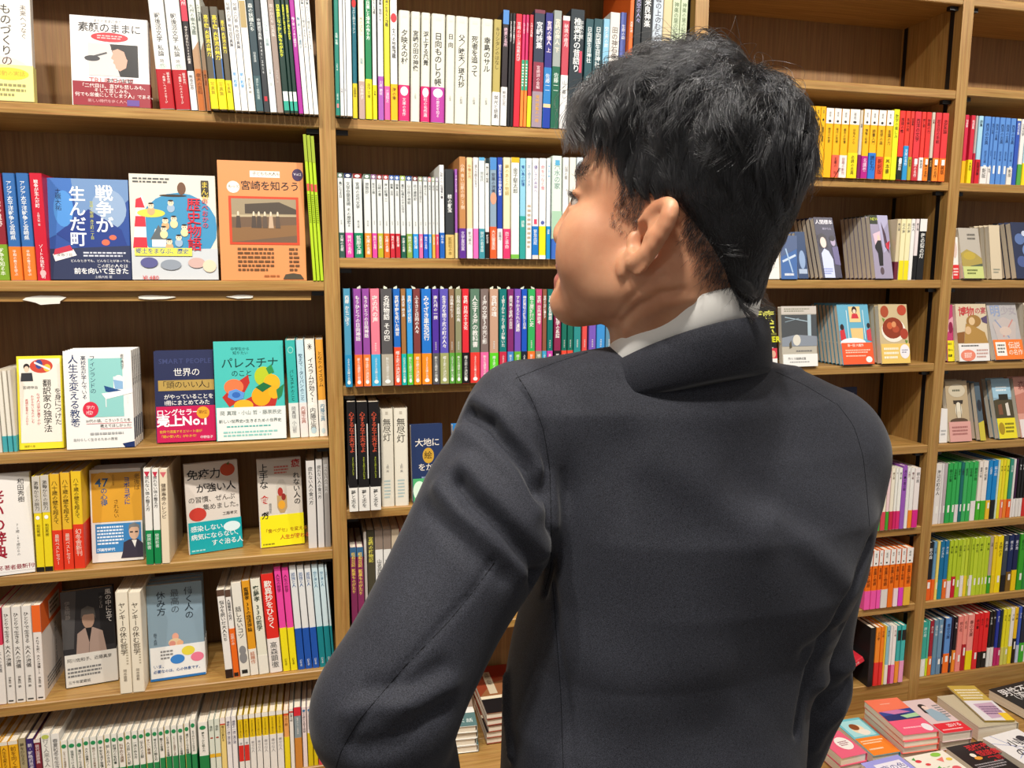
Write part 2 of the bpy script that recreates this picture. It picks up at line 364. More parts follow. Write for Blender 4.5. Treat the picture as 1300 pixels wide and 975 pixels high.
row('A', Z['A'], -.02, (199, -14), (400, -8), [
 (265.2, 275.3, 21, '5c5648', '高千穂 火砕流の魅力', 'e8d83c', .3, 'f2e41c', '写真集', 'b0981c', {'t0': .08, 't1': .58, 'b': .02, 'ops': [('r', .86, .2, 1, .5, 'dfe6ee'), ('r', .86, .5, 1, .7, '3c6cb0')]}),
 (275.5, 286.3, 21, '5c5648', '高千穂 火砕流の魅力', 'e8d83c', .3, 'f2e41c', '写真集', 'b0981c', {'t0': .08, 't1': .58, 'b': .02, 'ops': [('r', .86, .2, 1, .5, 'dfe6ee'), ('r', .86, .5, 1, .7, '3c6cb0')]}),
 (286.6, 294.8, 25, '5c5648', '高千穂 火砕流の魅力', 'e8d83c', .3, 'f2e41c', '写真集', 'b0981c', {'t0': .1, 't1': .6, 'b': .02}),
 (295.1, 303.3, 0, W, '阿蘇の四季 熊本城写真集', '6a6a70', 0, W, {'t0': .1, 't1': .62, 'ops': [('v', '早川和彦', .5, .68, .6, '58a8e0', .02)]}),
 (303.6, 312.1, 0, W, '阿蘇の四季 熊本城写真集', '6a6a70', 0, W, {'t0': .1, 't1': .62, 'ops': [('v', '早川和彦', .5, .68, .6, '58a8e0', .02)]}),
 (312.4, 321.8, 0, 'e8e6e0', '', K, 0, W, {'ops': [('r', .1, .08, .9, .3, 'b09a68'), ('v', '坂口久未 絵', .5, .72, .4, '777')]}),
 (322.2, 332, 0, '30444c', '森の妖精たち', 'e8eee8', 0, W, {'t0': .1, 't1': .46, 'ops': [('v', '田嶋豊康', .5, .5, .35, 'd0d8d8'), ('r', .05, .7, .95, .995, '3c5a60'), ('v', '滅びゆく植物図鑑', .5, .72, .36, 'c8d8d4')]}),
 (332.3, 340, 0, '35393d', '中園誠写真集 1941-2016', 'd8dcdc', 0, W, {'t0': .22, 't1': .68, 'ops': [('r', .25, .87, .75, .91, 'c02c38')]}),
 (340.3, 348.8, 0, 'e6eaea', '1000のひみつ 画集', '98b0b4', 0, W, {'t0': .1, 't1': .6, 'ops': [('v', '写真と文 山田', .5, .64, .4, 'a8b4b4')]}),
 (349.2, 357.3, 0, '9c8a80', '風のかたち 写真集', 'e0d8d0', 0, W, {'t0': .1, 't1': .6, 'ops': [('v', '山田太郎 著', .5, .64, .4, 'c8bcb4')]}),
 (357.7, 365.6, 0, '14342c', '日本百貨なつかし絵ものがたり', 'e8ec30', 0, W, {'t0': .1, 't1': .8, 'b': .03, 'ops': [('r', .1, .82, .9, .9, 'e8eee8'), ('r', .1, .9, .9, .98, '30a890')]}),
 (365.9, 370.5, 0, '14342c', '日本百貨なつかし絵ものがたり', 'e8ec30', 0, W, {'t0': .1, 't1': .8, 'b': .03, 'ops': [('r', .1, .82, .9, .9, 'e8eee8'), ('r', .1, .9, .9, .98, '30a890')]}),
 (370.8, 376.2, 0, '14342c', '日本百貨なつかし絵ものがたり', 'e8ec30', 0, W, {'t0': .1, 't1': .8, 'b': .03, 'ops': [('r', .1, .82, .9, .9, 'e8eee8'), ('r', .1, .9, .9, .98, '30a890')]}),
 (376.6, 382.7, 0, 'a82c96', '動く家 アーキと建築子', 'f4e4f0', 0, W, {'t0': .2, 't1': .5}),
 (383.1, 389.5, 0, W, '動く家 アーキと建築子', '5c88a0', 0, W, {'t0': .2, 't1': .5}),
 (389.9, 395.7, 0, W, '詩集 わたくしの絵日記 まちをつくる人', '6c7478', 0, W, {'t0': .05, 't1': .86}),
 (396, 402, 0, W, '詩集 わたくしの絵日記 まちをつくる人', '6c7478', 0, W, {'t0': .05, 't1': .86}),
], 'on the top left shelf', 'upright books on the top left shelf', lean=-3, mf=.21, start=5, noun='softback')
# --- left bay, second shelf
row('B', Z['B'], .006, (15, 220), (50, 220), [
 (-9, 7, 0, '8a2430', '玉城の戦争遺跡', 'f0dcd8', .34, '7aa02c', '戦争を知る本', 'f0f4e0'),
 (7.5, 24, 0, '3468a8', 'アジア太平洋戦争と宮崎県', 'f0f4f6', .32, 'ea7a2c', '平和の尊さを学ぶ', 'f8ece0', {'rd': .002}),
 (24.6, 41.4, 0, '3468a8', 'アジア太平洋戦争と宮崎県', 'f0f4f6', .32, 'ea7a2c', '平和の尊さを学ぶ', 'f8ece0', {'rd': .002}),
 (42, 58.2, 0, 'c41c34', '戦争が生んだ町', 'f4e8e8', 0, W, {'t0': .06, 't1': .32, 'b': .015, 'ops': [('v', '土橋大祐 著', .5, .36, .22, 'f0d8d8'), ('v', 'ゾートル体験と証明', .5, .66, .34, 'f4e8e8', .01), ('e', .5, .93, .25, .03, 'e8b8b8')]}),
], 'left of the blue town cover', 'spines on the second left shelf', noun='hardback')
lime = lambda x0, x1: (x0, x1, 0, 'b4d428', '', K, 0, W, {'ops': [('r', 0, 0, 1, .18, '9cb030'), ('r', .1, .33, .9, .38, 'e05048'), ('d', .2, .4, .8, .6, 14, '7c9020')], 'D': .15, 'noun': 'magazine spine'})
row('B', Z['B'], -.001, (385, 169), (398, 172), [lime(391, 395.2), lime(395.7, 400), lime(400.5, 404.8)], 'against the oak upright', 'thin lime magazines', lean=-2.1, name='magazine')
# --- left bay, third shelf
row('C', Z['C'], .012, (3, 471), (19, 470), [(-8, -1.4, 0, 'd8d2c6', 'ことばの', '777', 0, W), (-1, 5.6, 0, 'ece6d8', '', K, .2, '48a8b0'), (6, 12.4, 0, 'ece6d8', '', K, .2, '48a8b0'), (12.8, 17.8, 0, 'ddd6c8', '', K, .2, '48a8b0')],
 'left of the yellow translator cover', 'spines on the third left shelf')
row('C', Z['C'], .02, (366, 432), (412, 431), [
 (364.8, 378, 0, '38b4ac', 'パレスチナのこと', '185850', .36, 'e4e6e0', '岡真理 小山哲', '888', {'t0': .3, 't1': .62, 'ops': [('e', .5, .1, .3, .035, '90d4c8'), ('e', .5, .1, .22, .025, '38b4ac')]}),
 (378.4, 388.7, 0, 'bcdce8', '教えて!タリバンのこと', '3c5c74', .36, 'f0e4e0', '内藤正典', 'b06858', {'t0': .14, 't1': .62}),
 (389, 402.4, 0, 'f2efe6', 'イスラムが効く!', '2c2c30', .34, 'f2efe6', '内藤正典', '555', {'t0': .18, 't1': .64, 'ops': [('l', .25, .07, .75, .07, .05, '333'), ('l', .5, .035, .5, .105, .05, '333'), ('l', .32, .045, .68, .095, .05, '333'), ('l', .68, .045, .32, .095, .05, '333')], 'oops': [('e', .5, .8, .28, .1, 'b8d0d8')]}),
 (402.8, 413.2, 0, 'eea83c', 'となりのイスラム', '4c3410', .38, 'f6f2e8', '内藤正典', '4888a8', {'t0': .12, 't1': .6, 'oops': [('e', .5, .84, .25, .08, 'c8dce0')]}),
], 'beside the turquoise orange-fruit cover', 'spines on the third left shelf', lean=-1)
# --- left bay, fourth shelf
yk = dict(t0=.1, t1=.42, cap=('e8e4d8', .34))
row('D', Z['D'], .008, (48, 605), (110, 597), [
 (43.3, 53.6, 0, 'f0d820', '激動からの脱力', '3c3a34', 0, W, {'cap': ('cfc8bc', .38), 't0': .05, 't1': .36, 'ops': [('v', '和田秀樹', .5, .5, .45, '5c4c10'), ('r', 0, .95, 1, 1, '1c1a18'), ('e', .5, .43, .25, .02, 'fff')]}),
 (54, 64.6, 0, 'f0d820', '激動からの脱力', '3c3a34', 0, W, {'cap': ('cfc8bc', .38), 't0': .05, 't1': .36, 'ops': [('v', '和田秀樹', .5, .5, .45, '5c4c10'), ('r', 0, .95, 1, 1, '1c1a18'), ('e', .5, .43, .25, .02, 'fff')]}),
 (65, 78, 0, 'e8b830', '八十歳の壁を超えて', '5a4414', .42, 'e23a20', '最新ベストセラー', 'f8d8c8'),
 (78.4, 91.3, 0, 'e8b830', '八十歳の壁を超えて', '5a4414', .42, 'e23a20', '最新ベストセラー', 'f8d8c8'),
 (91.7, 105.6, 0, 'ecc428', '八十歳の壁を超えて', '5a4414', .46, 'e23a20', '幻冬舎新刊', 'f8d8c8'),
], 'beside the big red-lettered white cover', 'spines on the fourth left shelf', lean=1.5)
row('D', Z['D'], .0, (188, 595), (215, 596), [
 (183.3, 193.4, 0, 'f1eee8', '疲れない体の整え方', '4a4848', .36, '12884c', '健康新書', 'd8f0e0', {'ops': [('p', [(.1, .03), (.9, .03), (.5, .09)], 'c83048')]}),
 (194, 203.2, 0, 'f1eee8', '疲れない体の整え方', '4a4848', .36, '12884c', '健康新書', 'd8f0e0', {'ops': [('p', [(.1, .03), (.9, .03), (.5, .09)], 'c83048')]}),
 (203.6, 214, 0, 'ecdcc0', '健康寿命のレシピ', '5a4a3c', 0, W, {'ops': [('p', [(.1, .03), (.9, .03), (.5, .09)], 'd86870')], 't0': .15, 't1': .8}),
], 'right of the gold and blue cover', 'spines on the fourth left shelf', lean=1.5, depth=.14)
row('D', Z['D'], .018, (395, 585), (415, 581), [
 (389.8, 401, 0, 'd8d4d0', '疲れない人の食べ方', '555', 0, W, {'t1': .5}), (402.2, 410.6, 0, 'dcdad8', '疲れない人の食べ方', '555', 0, W, {'t1': .5}), (411.2, 418.6, 0, '9c9894', '疲れない人の食べ方', 'ddd', 0, W, {'t1': .5})],
 'right of the capsule cover', 'spines on the fourth left shelf')
# --- left bay, fifth shelf
hw = lambda x0, x1, c='e9e4de': (x0, x1, 0, c, 'ひとりで生きる 大人の流儀', '55504c', 0, W, {'t0': .06, 't1': .64, 'ops': [('v', '伊集院 静', .5, .72, .34, '55504c'), ('r', .2, .965, .8, .98, '444')], 'rd': .002})
row('E', Z['E'], .012, (3, 772), (50, 768), [(-7, 4.6, 0, 'd83858', '', K, .62, 'ece6e0', '大人の流儀', '777'), hw(5.3, 16), hw(16.8, 29), hw(29.6, 42),
 (43, 54, 0, 'ece4de', 'それでも前へ 大人の流儀12', '55504c', 0, W, {'cap': ('ee6a28', .28), 't0': .33, 't1': .72, 'ops': [('v', '伊集院 静', .5, .75, .34, '55504c'), ('r', .2, .965, .8, .98, '444')], 'D': .12, 'side': [('r', 0, 0, 1, .3, 'e86a2c'), ('r', .35, .06, .85, .25, 'dcd4cc'), ('d', .4, .08, .8, .22, 3, '444'), ('v', '本体1500円', .6, .34, .1, '888'), ('d', .15, .8, .8, .95, 4, '777')]})],
 'left of the grey-jacketed portrait cover', 'spines on the fifth left shelf', lean=1.5, noun='hardback')
cr = lambda x0, x1: (x0, x1, 0, 'efe6d2', 'ヤンキーの休む哲学', '554c40', 0, W, {'t0': .1, 't1': .62, 'ops': [('v', '岡本亜希', .5, .76, .3, '776c5c'), ('d', .66, .5, .82, .72, 8, 'b0a48c')], 'rd': .002})
row('E', Z['E'], .0, (158, 752), (176, 752), [cr(149, 165), cr(165.4, 181)], 'between the portrait and grey-blue covers', 'spines on the fifth left shelf', lean=1)
row('E', Z['E'], .012, (283, 747), (420, 714), [
 (280.6, 290.4, 2, 'f0ece6', '悩みを脱いだ大人たち', '333', 0, W, {'cap': ('5c4438', .07), 't0': .12, 't1': .8, 'ops': [('r', 0, .9, 1, 1, '2c1c18')]}),
 (290.8, 298.6, 4, 'f0ece6', '人間関係の処方', '333', .56, 'ee6c1c', '話題の本', 'fbe4d0', {'cap': ('5c4438', .08), 'oops': [('r', .1, .9, .9, .98, '2c1c18')]}),
 (299, 311.6, -2, 'ece8dc', '話しないコツ', '444', 0, W, {'t0': .25, 't1': .62, 'ops': [('e', .5, .72, .35, .05, '8a8a8c'), ('e', .5, .8, .4, .06, '8a8a8c'), ('r', .2, .93, .8, .97, '222')]}),
 (312, 322.6, -2, 'e6a024', '齋藤孝 33の経済理論', '402c08', .28, 'f2ece0', '話題作', 'c06028', {'b': .02}),
 (323, 336, -1, 'ecead8', '齋藤孝 33の哲学', '2c3c2c', .2, 'f0ece0', '', K, {'b': .02}),
 (336.4, 352.8, -4, 'e02c24', '歎異抄をひらく', 'fbf4ec', .35, 'f2ece6', '高森顕徹', '666', {'b': .02, 'rd': .002}),
 (353.3, 362.5, -10, 'ee4aa4', '人生の哲学', '6c1844', .42, 'f4e41c', '', K, {'oops': [('v', '幻冬舎', .5, .7, .4, '6c5c10')]}),
 (363, 372, -7, 'ee4aa4', '人生の哲学', '6c1844', .42, 'f4e41c', '', K, {'oops': [('v', '幻冬舎', .5, .7, .4, '6c5c10')]}),
 (372.4, 381.6, -7, 'e6e8e8', '孤独と人', '3c68a0', .4, '1c54b0', '', K, {'oops': [('v', '幻冬舎', .5, .75, .4, 'e8f0f8')]}),
 (382, 391, -5, 'e6e8e8', '孤独と人', '3c68a0', .4, '1c54b0', '', K, {'oops': [('v', '幻冬舎', .5, .75, .4, 'e8f0f8')]}),
 (391.4, 400, -3, 'e6e8e8', '孤独と人', '3c68a0', .4, '1c54b0', '', K, {'oops': [('v', '幻冬舎', .5, .75, .4, 'e8f0f8')]}),
 (400.4, 408.6, -2, 'cfe6ee', '空と海と人', '4c88a8', .4, '12828c', '', K, {'oops': [('v', '幻冬舎', .5, .75, .4, 'e8f0f8')]}),
 (409, 416.6, 0, 'cfe6ee', '空と海と人', '4c88a8', .4, '12828c', '', K, {'oops': [('v', '幻冬舎', .5, .75, .4, 'e8f0f8')]}),
 (417, 420.3, 2, 'cfe6ee', '空と海と人', '4c88a8', .4, '12828c', '', K, {'oops': [('v', '幻冬舎', .5, .75, .4, 'e8f0f8')]}),
], 'right of the grey-blue cover', 'spines on the fifth left shelf', lean=-2.8)
# --- left bay, lowest shelf: only the tops of the spines show
gtx = ['心をつかむ超雑談の法則', '自信をつける習慣', '運がよくなる部屋', '大人の語彙力ノート', '頭がよくなる思考術', '不安を消す習慣', '話し方のきほん', '説得力の教科書', '科学的な適職', '人は話し方が九割', '一流の休み方', '伝え方の正解', 'すごい準備', '考える力の鍛え方', '整える習慣', '心を強くする言葉']
G = [79, 88.3, 98.5, 107.3, 116, 125.2, 134, 142.7, 151, 160, 168.6, 177, 185.4, 194.2, 202.3, 210, 218.2, 226.6, 234.9, 242.5]
gi = []
for i in range(len(G)-1):
    gi.append((G[i]+.2, G[i+1]-.2, (i % 3)*.5-.5, ['f2f1ea', 'eef0ea', 'f3f2ec'][i % 3], gtx[i % 16], '3c4c44' if i % 4 else '7c5c3c', .5 if i > 13 else .44, '1c8a50', '', K, {'t0': .17, 't1': .5 if i > 13 else .54, 'ops': [('e', .5, .095, .4, .034, '1f9058'), ('r', 0, .0, .07, 1, 'c8d8c0' if i % 3 else 'e8c860')]}))
FY = [(-22, -12, 7), (-11.5, -1, 7), (-.6, 3, 6)]
fitems = [(a, c, d, 'efb420', '人生を変える', '8a5c10', 0, W, {'cap': ('e8e2d4', .05)}) for a, c, d in FY]
fitems += [(3.5, 13.2, 5, 'efb420', '人生を変える', '8a5c10', 0, W, {'cap': ('e8e2d4', .05)}), (13.8, 26, 4, 'efb420', '前を向く本', '8a5c10', 0, W, {'cap': ('e8e2d4', .05)}),
 (26.4, 35.8, 1, 'a89c78', '夢をかなえる', '5c543c', 0, W), (36.2, 45.8, 2, '38286c', '新・戦略的思考', 'e8e4f0', 0, W), (46.2, 54.4, 3, '7c2438', '現代国語辞典', 'f0e0e0', 0, W, {'cap': ('e8e0dc', .05)}),
 (54.8, 67, -4, 'ecece6', '行く人来る人', '888', 0, W, {'ops': [('e', .5, .05, .4, .03, 'c0cc60')]}), (67.4, 78.6, -3, 'ecece8', '春夏秋冬を生きる', '777', 0, W)]
fn = row('F', Z['F'], .004, (-20, 938), (78, 934), fitems, 'on the lowest left shelf', 'spines on the lowest left shelf', depth=.15)
row('F', Z['F'], .004, (79, 941), (242, 918), gi, 'on the lowest left shelf', 'spines on the lowest left shelf', start=fn, depth=.15)
yel = [302.6, 309.9, 317, 325.2, 333.3, 342.2, 351.5, 360.3]
fi2 = [(242.8, 250.2, -2, 'f1f1ea', '五十代からの生き方', '3c4c44', .46, '1c8a50', '', K, {'t0': .17, 't1': .5, 'ops': [('e', .5, .09, .4, .034, '1f9058')]}),
 (252.6, 265.3, 3, 'f3f2ec', '夢をつかむ話の力', '2c4438', .44, '168448', '', K, {'t0': .16, 't1': .5, 'ops': [('e', .5, .09, .34, .034, '1f9058')]}),
 (266.2, 273, 1, 'dfe8dc', '会計', '4c5c50', 0, W, {'t0': .1, 't1': .2, 'ops': [('e', .5, .3, .3, .012, 'b04838'), ('r', 0, .56, 1, .62, 'e8b830')]}), (273.5, 280.4, 1, 'dfe8dc', '会計', '4c5c50', 0, W, {'t0': .1, 't1': .2, 'ops': [('e', .5, .3, .3, .012, 'b04838'), ('r', 0, .56, 1, .62, 'e8b830')]}),
 (280.8, 287.4, 0, 'f0d888', '毎日が変わる', '5c4c20', 0, W, {'cap': ('f2e8e4', .1), 'ops': [('r', 0, .1, 1, .12, 'd04030')]}), (288, 294.4, 0, 'f0eef0', '雑談の一流二流三流', '5c5c78', 0, W), (295, 301.4, 0, 'f0eef0', '雑談の一流二流三流', '5c5c78', 0, W)]
fi2 += [(yel[i]+.2, yel[i+1]-.2, 0, 'e9c818', 'やりきる力と続ける心', '5c4c10', .62, 'ecebe8', '幸せな人', 'a8a8ac', {'cap': ('efeee8', .07), 't0': .1, 't1': .36, 'oops': ([('r', 0, .18, 1, .6, 'd82c28')] if i < 2 else [])}) for i in range(7)]
fi2 += [(360.7, 367.8, 1, 'eca860', '一日一話', '8c5018', .55, 'f0dc20', '', K, {'cap': ('f0ece4', .05), 'ops': [('r', 0, .06, 1, .085, 'd84828')]}), (368.2, 373.4, 0, 'efece6', '仕事の話', '666', 0, W, {'ops': [('r', 0, .04, 1, .065, 'c83838')]}),
 (373.8, 383.3, -1, '8898a0', '教養としての世界史', 'f0f0ec', .5, 'd08838', '', K, {'cap': ('d82c3c', .14)}), (384, 389.7, 0, 'efdfe0', '心の疲れを取る技術', '5c5c64', 0, W, {'ops': [('e', .5, .06, .35, .02, '3c78a8')]}),
 (390.2, 397, 0, 'efe4e4', '心の疲れを取る技術', '5c5c64', .56, 'd8c010', '', K, {'ops': [('e', .5, .06, .35, .02, '3c78a8')]}), (397.4, 403, 0, 'efdfe0', '心の疲れを取る技術', '5c5c64', .58, 'd8c010', '', K, {'ops': [('e', .5, .06, .35, .02, '3c78a8')]}), (403.4, 410, 0, 'd84858', '大人の宿題', 'f0e0e0', 0, W)]
row('F', Z['F'], .004, (242, 916), (400, 896), fi2, 'on the lowest left shelf', 'spines on the lowest left shelf', start=fn+len(gi), depth=.15)

# --- middle bay, top shelf
p1 = 'in the row under his fringe'
n = row('M1', Z['M1'], -.022, (424, -30), (440, -28), [
 (425.4, 431, 0, '1f8070', '会報 年鑑', 'd8ece4', 0, W, {'t0': .4, 't1': .6, 'ops': [('v', '小松崎 鷹', .5, .62, .38, 'e8f4f0'), ('v', '鉱脈文庫', .5, .84, .38, 'e8f4f0'), ('r', .25, .915, .75, .945, 'd88080')]}),
 (431.4, 436.2, 0, W, '年報', '99a', 0, W, {'t0': .8, 't1': .9}), (436.6, 439.6, 0, 'e4e8ea', '年報', '99a', 0, W, {'t0': .8, 't1': .9}), (440, 446.8, 0, 'f0f1ee', '', K, 0, W)], p1, 'spines on the middle top shelf', lean=.5, mf=.3, noun='softback', depth=.15)
n = row('M1', Z['M1'], .0, (450, -24), (504, -14), [
 (447.2, 453.6, 0, '1c7488', '都会の自給 日よけと緑のカーテン', 'e8f4f4', .26, 'f2e030', '山田恭平', '4c4410', {'b': .02, 'ops': [('e', .5, .16, .5, .03, 'e02c30')]}),
 (455.1, 463.4, 0, 'f0ead0', '木のはなし', '887', .28, 'b89c94', '山本康子', 'f0e8e4', {'t0': .25, 't1': .5, 'ops': [('v', '図鑑', .5, .55, .5, '4888a8')]}),
 (463.8, 472.4, 0, '16804c', '夏の日差しと緑木の作り方', 'e8f6ec', .3, 'f6e81c', '自然文庫', '6c6410', {'b': .02}),
 (472.9, 478.7, 0, W, '植物おもしろ図鑑', '333', .26, 'f6e81c', '小学館', '6c6410', {}),
 (479.9, 487.3, 0, 'eceff2', '万葉集の植物たち', '444', .33, 'a858b4', '川原 勝征', 'f4e8f6', {'t1': .6}),
 (487.8, 495.3, 0, 'f4e83c', '干潟の生きもの図鑑', '2c2c24', .26, 'ee5ca0', '三浦知之', 'fbe4f0', {'t1': .6, 'b': .015}),
 (495.7, 505, 0, 'f0f0ee', '食べる地魚図鑑', '222', .28, 'f6b818', '海の幸', '4c3408', {'t0': .3, 't1': .68, 'b': .015, 'ops': [('e', .5, .22, .45, .035, 'e02c38')]})], p1, 'spines on the middle top shelf', start=n, lean=.6, mf=.3, noun='softback')
wt = 'e0dfd2'
def wb(x0, x1, t, obi=None, ot='', **k):
    ex = dict(t0=.17, t1=.66, rd=.003, b=.018, ops=[('r', .3, .035, .7, .06, 'd8d8cc'), ('v', '小説選', .5, .74, .2, '888')]); ex.update(k)
    if obi: ex['oops'] = [('e', .5, .17, .36, .13, 'f4dce8')]; return (x0, x1, 0, wt, t, '2c2c2a', .33, obi, ot, 'f8e4ee', ex)
    return (x0, x1, 0, wt, t, '2c2c2a', 0, wt, ex)
n = row('M1', Z['M1'], .001, (513, 13.5), (620, 24.5), [
 wb(506, 520.6, '夕映えの村', 'd8286c', '黒木 文庫の名作', t1=.56), wb(521.7, 533.4, '宮崎の田の神像'), wb(534.4, 546.4, '浮上する風景', 'd8286c', '鉱脈社の名作選'),
 wb(547.2, 565.2, '日向ものしり帳', 'b43c9c', '宮崎の歴史を知る'), wb(566.3, 577.4, '日　向', t1=.4), wb(578, 593.6, '父／暁天／瑛九抄'), wb(594.6, 609.8, '死者を追って', t1=.55), wb(610.6, 625, '幸島のサル', t1=.5)],
 p1, 'spines on the middle top shelf', start=n, lean=1.3, noun='hardback')
n = row('M1', Z['M1'], .0, (630, 23), (795, 22), [
 (627, 637, 2, 'b4a45c', 'キリシタンのはなし', '5c5020', .32, 'eceae8', '栄光と悲劇', '444', {'D': .14}),
 (638.4, 646.6, -10, '2c2428', '絶景と名所', 'f0c8d8', .34, 'eceae8', '熊本広志', '777', {'cap': ('4c88d0', .12), 't1': .6}),
 (647.2, 650.8, -6, '1c1a1e', '今すぐ行きたい絶景ガイド', 'f4f0f0', 0, W, {'b': .02}), (651, 654.9, -6, '1c1a1e', '今すぐ行きたい絶景ガイド', 'f4f0f0', 0, W, {'b': .02}),
 (655.2, 662.9, -5, 'd42438', '宮崎の山と渓谷案内図', 'f8dce0', 0, W, {}),
 (663.3, 667.7, -4, 'd8306c', '九州の山歩き', 'f8dce8', .6, 'ee8838', '', K, {'oops': [('r', 0, 0, 1, .45, '28a07c'), ('d', .2, .05, .8, .4, 8, 'e8f4ec')]}), (667.9, 672, -4, 'd8306c', '九州の山歩き', 'f8dce8', .6, 'ee8838', '', K, {'oops': [('r', 0, 0, 1, .45, '28a07c'), ('d', .2, .05, .8, .4, 8, 'e8f4ec')]}),
 (672.4, 677.8, -4, 'b82838', '九州の花図鑑', 'f4dcdc', .28, 'e0e428', '', K),
 (678.5, 692.2, -10, '30384c', '宮崎詩集', 'eef0f4', .31, '9c8a98', '現代詩集の一冊', 'e0a840', {'t0': .1, 't1': .36, 'cap': ('783448', .03), 'b': .015, 'ops': [('r', 0, .44, 1, .69, '8c3448'), ('v', '宮崎詩の会編', .5, .47, .36, 'ecd8dc')]}),
 (692.6, 702.6, -6, '2c2c80', '宮崎の偉人 上', 'f0dcec', .53, '2c7cc0', '佐藤一一', 'dce8f4', {'b': .02, 't1': .42, 'oops': [('r', 0, .6, 1, .66, 'e8c898'), ('r', 0, .66, 1, 1, '1c3ca0')]}),
 (703, 713.6, -9, '9ca4a0', '宮崎の偉人 下', 'f8ecd8', .53, '1c6048', '佐藤一一', 'dcece4', {'b': .02, 't1': .42}),
 (714.2, 723.7, -2, 'c04858', '秘境の歳月', 'f6e4e4', .48, 'e4e4e4', '山の暮し', '888', {'cap': ('f0ece4', .04), 'D': .14}),
 (724.7, 742.4, -10, '243038', '椎葉村の昔語り', 'eef2f2', 0, W, {'b': .015, 't1': .52, 'ops': [('v', '平家の里', .8, .09, .3, 'e8ecec'), ('r', .7, .34, .9, .52, 'c84860')]}),
 (743.8, 753.7, 2, '285058', '日向国生目神社', 'eaf2f2', 0, W, {'t1': .46, 'b': .015, 'ops': [('v', '日高重明', .5, .5, .35, 'c8dcdc')]}), (754.3, 765.4, 2, '285058', '日向国生目神社', 'eaf2f2', 0, W, {'t1': .46, 'b': .015}),
 (766.3, 774.2, 2, '8cc4e0', '空と海の旅', 'f4f8fa', 0, W, {}), (774.9, 787.2, -6, 'e4e0da', '田の神石像', '665c54', 0, W, {'t0': .12, 't1': .5}), (788.2, 795.4, -6, '5868b0', '生命の森', 'ecf0f8', 0, W, {'t0': .1, 't1': .4}),
], p1, 'spines on the middle top shelf', start=n, lean=1.6, mf=.9, noun='book')
n = row('M1', Z['M1'], -.012, (800, -34), (870, -26), [
 (799.4, 804.6, 0, 'ec6c28', '西郷の道', 'fbe8dc', 0, W, {'t0': .3, 't1': .7}), (805.4, 814.6, 0, '1c2228', '天空の人々', 'b0a8d8', 0, W, {'t0': .15, 't1': .6}), (815, 828, 0, '1e2226', '米良神楽', 'eef0f0', 0, W, {'t0': .15, 't1': .46, 'b': .02}),
 (828.6, 841.4, 0, 'c4d0dc', '雲の上のむらの話', '445', 0, W, {'t0': .12, 't1': .6}), (841.8, 852.4, 0, 'd8c498', '', K, 0, W), (852.8, 862.6, 0, 'c8d4b4', '神楽の里の記録', '5c7048', 0, W, {'t0': .15, 't1': .6}), (863.2, 872.2, 0, 'c8d4b4', '神楽の里の記録', '5c7048', 0, W, {'t0': .15, 't1': .6})],
 p1, 'spines on the middle top shelf', start=n, lean=1.6, mf=.7, noun='tall book', depth=.15)
# --- middle bay, second shelf
p2 = 'in the row beside his nose'
S2 = [(429.3, 437, '5c7464', '34584c'), (437.6, 448, '1c2c5c', 'e048a4'), (448.8, 460.6, '8c2828', '108058'), (462.2, 471.4, '5c7464', 'e08c28'), (471.8, 478.4, '8c5c8c', 'e848a0'), (478.8, 486.4, '8c2838', 'b8b028'), (486.8, 494.4, 'a83038', 'ee6c28'),
 (494.8, 501.1, '2c58a8', 'c82838'), (501.5, 508, '2058b0', 'c02430'), (508.4, 515.2, '9cb85c', '205c48'), (515.8, 523.4, '1c4888', '88a848'), (523.8, 531.1, '6c2428', '2894dc'), (531.5, 536.9, '8c9468', 'e86ca0'), (537.3, 543.4, '949ca0', '2060d0'), (543.8, 547.9, 'e89090', '48a8e8'), (548.4, 552.6, 'a0b090', 'eeb048'), (553, 557.2, 'a098a8', 'ee4c78')]
TT = ['鳥になる日', '文学空間宮崎 その歴史', '宮崎の近代文学', '旅愁抄', '牧水の歌', '山峡の音', '海の記憶 二', '詩集 日向', '詩集 日向', '高千穂峰をのぞむ日々', '山の民の神話', '花の歳時記', '小さな旅の空から', '森のうた', '遠い声', '道の辺', '風の譜']
n = row('M2', Z['M2'], .001, (430, 219.5), (557, 225.5), [(a, c, 0, 'e0e3e1', TT[i], '5c6464', .3 if i != 9 else .28, o, ['文庫の名著', '現代の名作', '鉱脈文庫'][i % 3], 'f4f4f0', {'cap': (cp, .055), 't0': .1, 't1': .1+.045*len(TT[i]), 'ops': [('e', .5, .028, .3, .018, 'eef0ee'), ('v', '黒木著', .5, .55, .3, '9a9e9e')], 'rd': .0015}) for i, (a, c, cp, o) in enumerate(S2)], p2, 'spines on the middle second shelf')
n = row('M2', Z['M2'], .001, (561, 209.5), (580, 214), [(557.8, 564.4, 0, 'eef0ee', '仏陀の心 伝道者の書', '556', .28, '1c60b8', '知の本', 'e8f0f8', {'t1': .56}), (565.3, 576.8, 3, '34383c', '椋の樹宝', 'e8eaea', .27, 'd8b86c', '鉱脈社の本', '7c6020', {'t0': .28, 't1': .48, 'b': .02}), (577.4, 581.5, 1, 'a864c0', '夢の器 ものがたり選集', 'f0e0f4', .29, 'ece0a0', '', K)], p2, 'spines on the middle second shelf', start=n)
